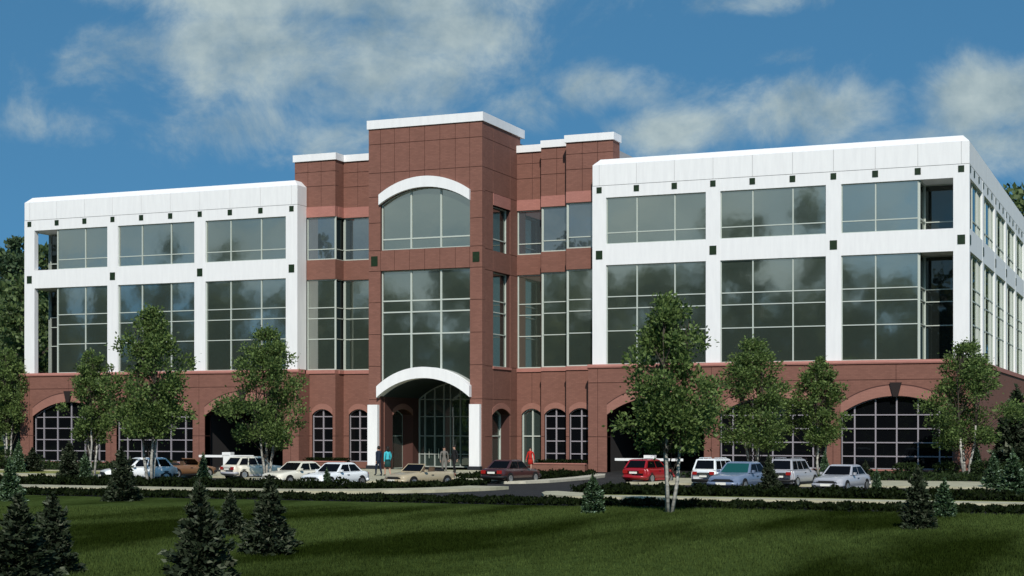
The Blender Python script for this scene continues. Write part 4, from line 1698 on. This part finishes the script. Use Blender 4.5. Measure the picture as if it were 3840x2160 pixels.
def car(lab, x, y, head, color, kind='sedan', sc=.88, glass=None, low=None, group=None, cat='car'):
    """x forward, built from lofted sections; head = heading in degrees (0 = +X)"""
    glass = glass or CGLASS
    K = dict(
        sedan=dict(L=4.5, W=1.74, H=1.42, belt=.90, hood=.82, boot=.92, ws0=.78, ws1=.18, rw1=-.98, rw0=-1.62),
        hatch=dict(L=3.9, W=1.70, H=1.46, belt=.92, hood=.84, boot=.94, ws0=.75, ws1=.15, rw1=-1.35, rw0=-1.78),
        suv=dict(L=4.6, W=1.84, H=1.78, belt=1.08, hood=1.02, boot=1.08, ws0=.85, ws1=.35, rw1=-1.90, rw0=-2.16),
        estate=dict(L=4.6, W=1.76, H=1.50, belt=.92, hood=.84, boot=.94, ws0=.80, ws1=.20, rw1=-1.55, rw0=-2.02),
        convertible=dict(L=4.4, W=1.74, H=1.30, belt=.88, hood=.80, boot=.88, ws0=.70, ws1=.28, rw1=-.7, rw0=-1.0),
    )[kind]
    L, Wd, H = K['L'], K['W'], K['H']
    t = empty('car', (x, y, 0.0), R(head))
    t.scale = (sc, sc, sc)
    hw = Wd / 2
    f, r = L / 2, -L / 2
    st = [  # x, half width factor, low z, deck z
        (f, .70, .34, .58), (f - .08, .88, .22, .70), (f - .35, .96, .20, K['hood'] - .06), (f - .75, .99, .20, K['hood']),
        (K['ws0'] + .08, 1.0, .20, K['belt'] - .01), (K['ws0'] - .3, 1.0, .20, K['belt']), (0, 1.0, .20, K['belt']), (K['rw1'], 1.0, .20, K['belt'] + .01),
        (K['rw0'] - .02, .99, .20, K['boot']), (r + .30, .97, .22, K['boot'] - .02), (r + .06, .92, .26, K['boot'] - .06), (r, .80, .36, K['boot'] - .20)]
    m = MB()
    rings = []
    for (sx, wf, zl, zt) in st:
        w_ = hw * wf
        zz = zt - zl
        half = [(w_ * .80, zl), (w_ * .97, zl + .10 * zz), (w_ * 1.0, zl + .45 * zz), (w_ * .985, zl + .70 * zz), (w_ * .93, zl + .92 * zz), (w_ * .80, zt), (w_ * .4, zt + .018)]
        ring = [(sx, a, b) for a, b in half] + [(sx, -a, b) for a, b in reversed(half)]
        rings.append(m.pts(ring))
    n = 14
    for k in range(len(rings) - 1):
        for j in range(n):
            m.f.append((rings[k] + j, rings[k] + (j + 1) % n, rings[k + 1] + (j + 1) % n, rings[k + 1] + j))
            m.mi.append(0)
    m.f.append(tuple(rings[0] + j for j in range(n)))
    m.f.append(tuple(rings[-1] + j for j in reversed(range(n))))
    m.mi += [0, 0]
    m.build('body', color, t, smooth=True)
    bz = K['belt'] - .02
    ws0, ws1, rw1, rw0 = K['ws0'], K['ws1'], K['rw1'], K['rw0']
    wb, wt = hw * .93, hw * .74
    if kind != 'convertible':
        m = MB()
        # greenhouse: pillars and roof as one shell, windows set on it
        base = [(ws0, wb, bz), (rw0, wb * .97, bz), (rw0, -wb * .97, bz), (ws0, -wb, bz)]
        top = [(ws1, wt, H - .06), (rw1, wt, H - .05), (rw1, -wt, H - .05), (ws1, -wt, H - .06)]
        crown = [(ws1 - .18, wt * .85, H), (rw1 + .18, wt * .85, H), (rw1 + .18, -wt * .85, H), (ws1 - .18, -wt * .85, H)]
        b0, b1, b2 = m.pts(base), m.pts(top), m.pts(crown)
        for a_, c_ in ((b0, b1), (b1, b2)):
            for j in range(4):
                m.f.append((a_ + j, a_ + (j + 1) % 4, c_ + (j + 1) % 4, c_ + j))
                m.mi.append(0)
        m.f.append((b2, b2 + 1, b2 + 2, b2 + 3))
        m.mi.append(0)
        m.build('roof', color, t)

        def quad(p, q, u0, u1, v0, v1):
            """p: lower edge pair, q: upper edge pair -> sub-quad"""
            def pt(u, v):
                lo_ = Vector(p[0]).lerp(Vector(p[1]), u)
                hi_ = Vector(q[0]).lerp(Vector(q[1]), u)
                return lo_.lerp(hi_, v)
            return [pt(u0, v0), pt(u1, v0), pt(u1, v1), pt(u0, v1)]

        def pane(nm, pts_, off, mt):
            o_ = Vector(off) * .012
            mm = MB()
            a4 = [tuple(Vector(v) + o_) for v in pts_]
            b4 = [tuple(Vector(v) - o_ * .2) for v in pts_]
            mm.hexa(a4 + b4)
            mm.build(nm, mt, t)
        pane('windscreen', quad((base[3], base[0]), (top[3], top[0]), .06, .94, .06, .95), (.8, 0, .6), glass)
        pane('rear_window', quad((base[1], base[2]), (top[1], top[2]), .08, .92, .10, .92), (-.8, 0, .6), CGLASS)
        for s_, bb, tt in ((1, (base[0], base[1]), (top[0], top[1])), (-1, (base[3], base[2]), (top[3], top[2]))):
            cuts = ((.07, .47), (.51, .93)) if kind in ('sedan', 'hatch') else ((.07, .36), (.40, .66), (.70, .95))
            for u0, u1 in cuts:
                pane('side_window', quad(bb, tt, u0, u1, .08, .88), (0, s_, .3), CGLASS)
        if kind == 'suv':
            for s_ in (-1, 1):
                m = MB()
                m.tube([(ws1 - .3, s_ * wt * .8, H + .06), (rw1 + .2, s_ * wt * .8, H + .06)], .022, 5)
                for q in (.35, .0, -.8):
                    m.tube([(ws1 - .3 - (.35 - q), s_ * wt * .8, H - .02), (ws1 - .3 - (.35 - q), s_ * wt * .8, H + .06)], .015, 4)
                m.build('roof_rail', color, t)
    else:
        m = MB()
        m.box(-1.05, .45, -hw * .78, hw * .78, .45, bz + .035)
        m.build('cockpit', TRIMB, t)
        for s_ in (-1, 1):
            m = MB()
            m.box(-.45, .10, s_ * .38 - .24, s_ * .38 + .24, .50, bz + .04)
            m.hexa([(-.55, s_ * .38 - .22, .6), (-.40, s_ * .38 - .22, .6), (-.40, s_ * .38 + .22, .6), (-.55, s_ * .38 + .22, .6),
                    (-.68, s_ * .38 - .16, 1.16), (-.56, s_ * .38 - .16, 1.16), (-.56, s_ * .38 + .16, 1.16), (-.68, s_ * .38 + .16, 1.16)])
            m.build('seat', SEAT, t)
        fr_ = [(ws0 + .06, -wb * .95, bz + .02), (ws0 + .06, wb * .95, bz + .02), (ws1, wt * 1.04, H), (ws1, -wt * 1.04, H)]
        m = MB()
        m.tube(fr_ + [fr_[0]], .035, 6)
        m.build('windscreen_frame', color, t)
        m = MB()
        m.hexa([tuple(Vector(p) + Vector((.006, 0, .006))) for p in fr_] + [tuple(Vector(p) - Vector((.006, 0, .006))) for p in fr_])
        m.build('windscreen', glass, t)
        m = MB()
        m.hexa([(-1.45, -hw * .72, bz), (-1.0, -hw * .76, bz), (-1.0, hw * .76, bz), (-1.45, hw * .72, bz),
                (-1.40, -hw * .66, bz + .16), (-1.06, -hw * .70, bz + .18), (-1.06, hw * .70, bz + .18), (-1.40, hw * .66, bz + .16)])
        m.build('folded_top', TRIMB, t)
    wr = .33 if kind == 'suv' else .30
    for fx in (f - .82, r + .80):
        for s_ in (-1, 1):
            e = empty('wheel', (fx, s_ * (hw - .09), wr), 0, t)
            m = MB()
            m.lathe((0, 0, 0), [(wr * .7, -.10), (wr * .97, -.10), (wr, -.06), (wr, .06), (wr * .97, .10), (wr * .7, .10)], 18)
            m.build('tyre', TYRE, e)
            m = MB()
            m.lathe((0, 0, 0), [(wr * .1, -.112), (wr * .55, -.106), (wr * .68, -.115), (wr * .70, 0), (wr * .68, .115), (wr * .55, .106), (wr * .1, .112)], 14)
            m.build('rim', RIM, e)
            m = MB()
            m.lathe((fx, s_ * (hw - .035), wr), [(wr * 1.22, -.03), (wr * 1.22, .03)], 18)
            m.build('wheel_arch', TRIMB, t)
    low = low or TRIMB
    for s_ in (-1, 1):
        m = MB()
        m.hexa([(f - .10, s_ * hw * .62 - .16, .54), (f - .045, s_ * hw * .55 - .10, .54), (f - .045, s_ * hw * .55 + .10, .54), (f - .22, s_ * hw * .62 + .17, .54),
                (f - .16, s_ * hw * .62 - .16, .68), (f - .10, s_ * hw * .55 - .10, .68), (f - .10, s_ * hw * .55 + .10, .68), (f - .28, s_ * hw * .62 + .17, .68)])
        m.build('headlight', LAMP, t)
        m = MB()
        zt = K['boot'] - .12
        m.box(r - .015, r + .16, s_ * hw * .66 - .16, s_ * hw * .66 + .17, zt - .20, zt)
        m.build('tail_light', TAIL, t)
        m = MB()
        m.box(ws0 - .32, ws0 - .16, s_ * (hw + .06) - .06, s_ * (hw + .06) + .06, bz + .02, bz + .15)
        m.build('mirror', color, t)
        m = MB()
        m.box(-.25, -.07, s_ * hw - .012, s_ * hw + .02, K['belt'] - .20, K['belt'] - .165)
        m.build('door_handle', TRIMB, t)
        m = MB()
        m.box(r + 1.25, f - 1.25, s_ * hw * .96 - .03, s_ * hw * .96 + .03, .18, .30)
        m.build('sill', low, t)
    m = MB()
    m.box(f - .04, f + .025, -.42, .42, .50, .62)
    m.build('grille', TRIMB, t)
    for sg, nm in ((1, 'front_bumper'), (-1, 'rear_bumper')):
        m = MB()
        e0 = f if sg > 0 else r
        ps = [(e0 - sg * .34, -hw * .96, .40), (e0 - sg * .10, -hw * .88, .40), (e0 + sg * .05, -hw * .55, .40), (e0 + sg * .08, 0, .40), (e0 + sg * .05, hw * .55, .40), (e0 - sg * .10, hw * .88, .40), (e0 - sg * .34, hw * .96, .40)]
        m.tube(ps, .095, 6)
        m.build(nm, low, t, smooth=True)
    for sg in (1, -1):
        m = MB()
        e0 = (f + .175) if sg > 0 else (r - .03)
        zc = .41 if sg > 0 else .66
        m.box(e0 - .012, e0 + .012, -.26, .26, zc - .06, zc + .06)
        m.build('licence_plate', PLATE, t)
    tag(t, lab, cat, group)
    return t


G1, G2 = 'cars parked facing the lawn', 'cars parked facing the building'
wht = paint('white_paint', (.80, .82, .81))
crm = paint('cream_paint', (.74, .70, .58))
slv = paint('silver_paint', (.38, .38, .40))
brn = paint('brown_paint', (.20, .10, .045))
tan = paint('tan_paint', (.40, .33, .21))
drd = paint('maroon_paint', (.055, .018, .016))
red = paint('red_paint', (.30, .008, .012))
blu = paint('blue_grey_paint', (.15, .19, .27))
car('white estate car half hidden by a dark spruce', -5.6, -27.2, -128, wht, 'estate', 0.88, group=G1, cat='car')
car('brown open-topped convertible parked before the left arched windows', -7.0, -20.6, 74, brn, 'convertible', 0.86, group=G2)
car('pale estate car with silver bumper before the left garage arch', -2.6, -20.0, 68, crm, 'estate', 0.86, low=slv, group=G2)
car('cream sedan left of the white sedan', 5.2, -28.6, -104, crm, 'sedan', 0.86, low=crm, group=G1)
car('white sedan parked on the curved island left of the entrance', 8.35, -30.2, -100, wht, 'sedan', 0.86, low=wht, group=G1)
car('tan open-topped convertible in front of the entrance', 12.2, -28.4, -108, tan, 'convertible', 0.87, low=tan, group=G1)
car('maroon sedan seen from behind at the right end of the plaza', 14.2, -21.2, 80, drd, 'sedan', 0.88, group=G2)
car('red hatchback before the garage arch right of the tower', 21.1, -18.4, 78, red, 'hatch', 0.88, low=red, group=G2)
car('white off-roader behind the blue-grey car', 25.6, -20.9, 80, wht, 'suv', 0.78, group=G2)
car('blue-grey sedan with green windscreen facing the lawn', 28.3, -27.0, -98, blu, 'sedan', 0.96, glass=CGLASS_G, low=blu, group=G1)
car('pale silver off-roader seen from behind near the right arches', 29.3, -20.0, 80, slv, 'suv', 0.78, group=G2)
car('silver sedan facing the lawn, rightmost of the parked cars', 32.95, -26.2, -100, slv, 'sedan', 0.88, low=slv, group=G1)

# ------------------------------------------------------------------ people
SKIN = mat('skin', (.42, .25, .18), .6)
HAIR_D = mat('dark_hair', (.012, .010, .008), .6)


def person(lab, x, y, h, face, top, bottom, shoe, hair=HAIR_D, skirt=False, sleeves=True, stride=.10, long_hair=False):
    k = h / 1.75
    t = empty('person', (x, y, 0.11), R(face))
    V = [(0, 0, .95), (0, 0, 1.12), (.01, 0, 1.30), (.0, 0, 1.46), (.015, 0, 1.54), (.03, 0, 1.60), (.035, 0, 1.70)]
    Rd = [(.155, .115), (.135, .10), (.165, .115), (.11, .085), (.055, .055), (.085, .075), (.075, .085)]
    E = [(0, 1), (1, 2), (2, 3), (3, 4), (4, 5), (5, 6)]

    def add(p, r, frm):
        V.append(p)
        Rd.append((r, r) if not isinstance(r, tuple) else r)
        E.append((frm, len(V) - 1))
        return len(V) - 1
    for s in (1, -1):
        sw = stride * s
        a = add((0, s * .19, 1.42), .066, 3)
        a = add((-.03 - sw * .3, s * .255, 1.16), .050, a)
        a = add((.05 - sw, s * .265, .93), .038, a)
        wri = add((.07 - sw * 1.1, s * .26, .86), .034, a)
        pal = add((.085 - sw * 1.15, s * .255, .80), (.040, .022), wri)
        hp = add((0, s * .10, .88), .098, 0)
        kn = add((.03 + sw * .8, s * .105, .50), .066, hp)
        an = add((-.02 + sw * 1.4, s * .105, .09), .045, kn)
        add((.13 + sw * 1.4, s * .115, .045), (.042, .034), an)
    me = bpy.data.meshes.new('body')
    me.from_pydata([(a * k, b * k, c * k) for a, b, c in V], E, [])
    o = bpy.data.objects.new('body', me)
    COL.objects.link(o)
    md = o.modifiers.new('skin', 'SKIN')
    md.use_smooth_shade = True
    for i, (ra, rb) in enumerate(Rd):
        me.skin_vertices[0].data[i].radius = (ra * k, rb * k)
        me.skin_vertices[0].data[i].use_root = (i == 0)
    o.modifiers.new('sub', 'SUBSURF').levels = 1
    o.modifiers['sub'].render_levels = 1
    dg = bpy.context.evaluated_depsgraph_get()
    dg.update()
    ev = bpy.data.meshes.new_from_object(o.evaluated_get(dg))
    bpy.data.objects.remove(o)
    bmh = bmesh.new()
    bmh.from_mesh(ev)
    # fingers: five short tapered digits per hand, merged into the body mesh
    for s in (1, -1):
        sw = stride * s
        bx, by, bz_ = .085 - sw * 1.15, s * .255, .79
        for q, (dx, ln) in enumerate(((-.028, .060), (-.010, .072), (.009, .076), (.027, .068), (.040, .045))):
            tb = MB()
            th_ = q == 4
            p0 = Vector((bx + dx, by, bz_ + (.03 if th_ else 0)))
            p1 = p0 + Vector((.022 if th_ else .004, -s * .006, -ln * .55))
            p2 = p1 + Vector((.012, -s * .016, -ln * .45))
            tb.tube([tuple(p0 * k), tuple(p1 * k), tuple(p2 * k)], [.0095 * k, .009 * k, .006 * k], 5)
            vs = [bmh.verts.new(v) for v in tb.v]
            for f_ in tb.f:
                bmh.faces.new([vs[i] for i in f_])
    # skirt or jacket hem
    if skirt:
        tb = MB()
        tb.lathe((0, 0, 0), [(.15 * k, 1.02 * k), (.185 * k, .85 * k), (.21 * k, .56 * k)], 14, axis='z')
        vs = [bmh.verts.new(v) for v in tb.v]
        for f_ in tb.f:
            bmh.faces.new([vs[i] for i in f_])
    bmh.normal_update()
    for f_ in bmh.faces:
        c = f_.calc_center_median() / k
        f_.smooth = True
        if c.z > 1.53 or (abs(c.y) > .215 and c.z < .885):
            f_.material_index = 0
        elif abs(c.y) > .205 and c.z < 1.2 and not sleeves:
            f_.material_index = 0
        elif c.z > .96 or (abs(c.y) > .205 and c.z > .86):
            f_.material_index = 1
        elif c.z < .11:
            f_.material_index = 3
        elif skirt and c.z < .54:
            f_.material_index = 0
        else:
            f_.material_index = 2
    ev.materials.clear()
    bmh.to_mesh(ev)
    bmh.free()
    ev.name = 'body'
    for m_ in (SKIN, top, bottom, shoe):
        ev.materials.append(m_)
    ob = bpy.data.objects.new('body', ev)
    COL.objects.link(ob)
    ob.parent = t
    # nose, ears
    fm = MB()
    fm.tube([(.115 * k, 0, 1.66 * k), (.135 * k, 0, 1.625 * k)], [.008 * k, .014 * k], 5)
    for s in (1, -1):
        fm.tube([(.02 * k, s * .082 * k, 1.66 * k), (.02 * k, s * .088 * k, 1.62 * k)], [.012 * k, .010 * k], 5)
    fm.build('face_features', SKIN, t)
    em = MB()
    for s in (1, -1):
        em.box(.108 * k, .116 * k, s * .032 * k - .011 * k, s * .032 * k + .011 * k, 1.655 * k, 1.668 * k)
    em.box(.106 * k, .114 * k, -.022 * k, .022 * k, 1.578 * k, 1.586 * k)
    em.build('eyes_and_mouth', HAIR_D, t)
    hm = bmesh.new()
    bmesh.ops.create_uvsphere(hm, u_segments=14, v_segments=9, radius=1.0)
    for v in hm.verts:
        v.co = Vector((v.co.x * .112 - .012, v.co.y * .100, v.co.z * .115 + 1.70)) * k
        if v.co.x > .045 * k and v.co.z < 1.71 * k:
            v.co.x = .045 * k
        if long_hair and v.co.z < 1.66 * k:
            v.co.z -= .13 * k
            v.co.x -= .02 * k
    hme = bpy.data.meshes.new('hair')
    hm.to_mesh(hme)
    hm.free()
    hme.materials.append(hair)
    for p_ in hme.polygons:
        p_.use_smooth = True
    ho = bpy.data.objects.new('hair', hme)
    COL.objects.link(ho)
    ho.parent = t
    return tag(t, lab, 'person', 'people by the entrance')


def cloth(n, c):
    return mat(n, c, .85)


navy, blk, cyan = cloth('navy_cloth', (.010, .018, .035)), cloth('black_cloth', (.008, .008, .009)), cloth('cyan_cloth', (.05, .42, .48))
teal, grey, rdc, wh = cloth('teal_cloth', (.008, .05, .05)), cloth('grey_cloth', (.14, .13, .115)), cloth('red_cloth', (.42, .018, .012)), cloth('white_cloth', (.6, .6, .58))
person('person in a dark navy suit walking beside the cyan-shirted one', 3.7, -16.4, 1.72, 165, navy, navy, blk)
person('person in a bright cyan top and dark skirt beside the portal column', 4.5, -16.8, 1.70, 150, cyan, teal, blk, skirt=True, long_hair=True)
person('person in a grey suit before the entrance doors', 5.9, -11.9, 1.66, -60, grey, grey, blk)
person('person in black with a white shirt before the entrance doors', 5.5, -9.5, 1.70, -120, blk, blk, blk)
person('person in red beside the arched door right of the tower', 9.0, -5.4, 1.56, -95, rdc, rdc, blk, skirt=True, long_hair=True)
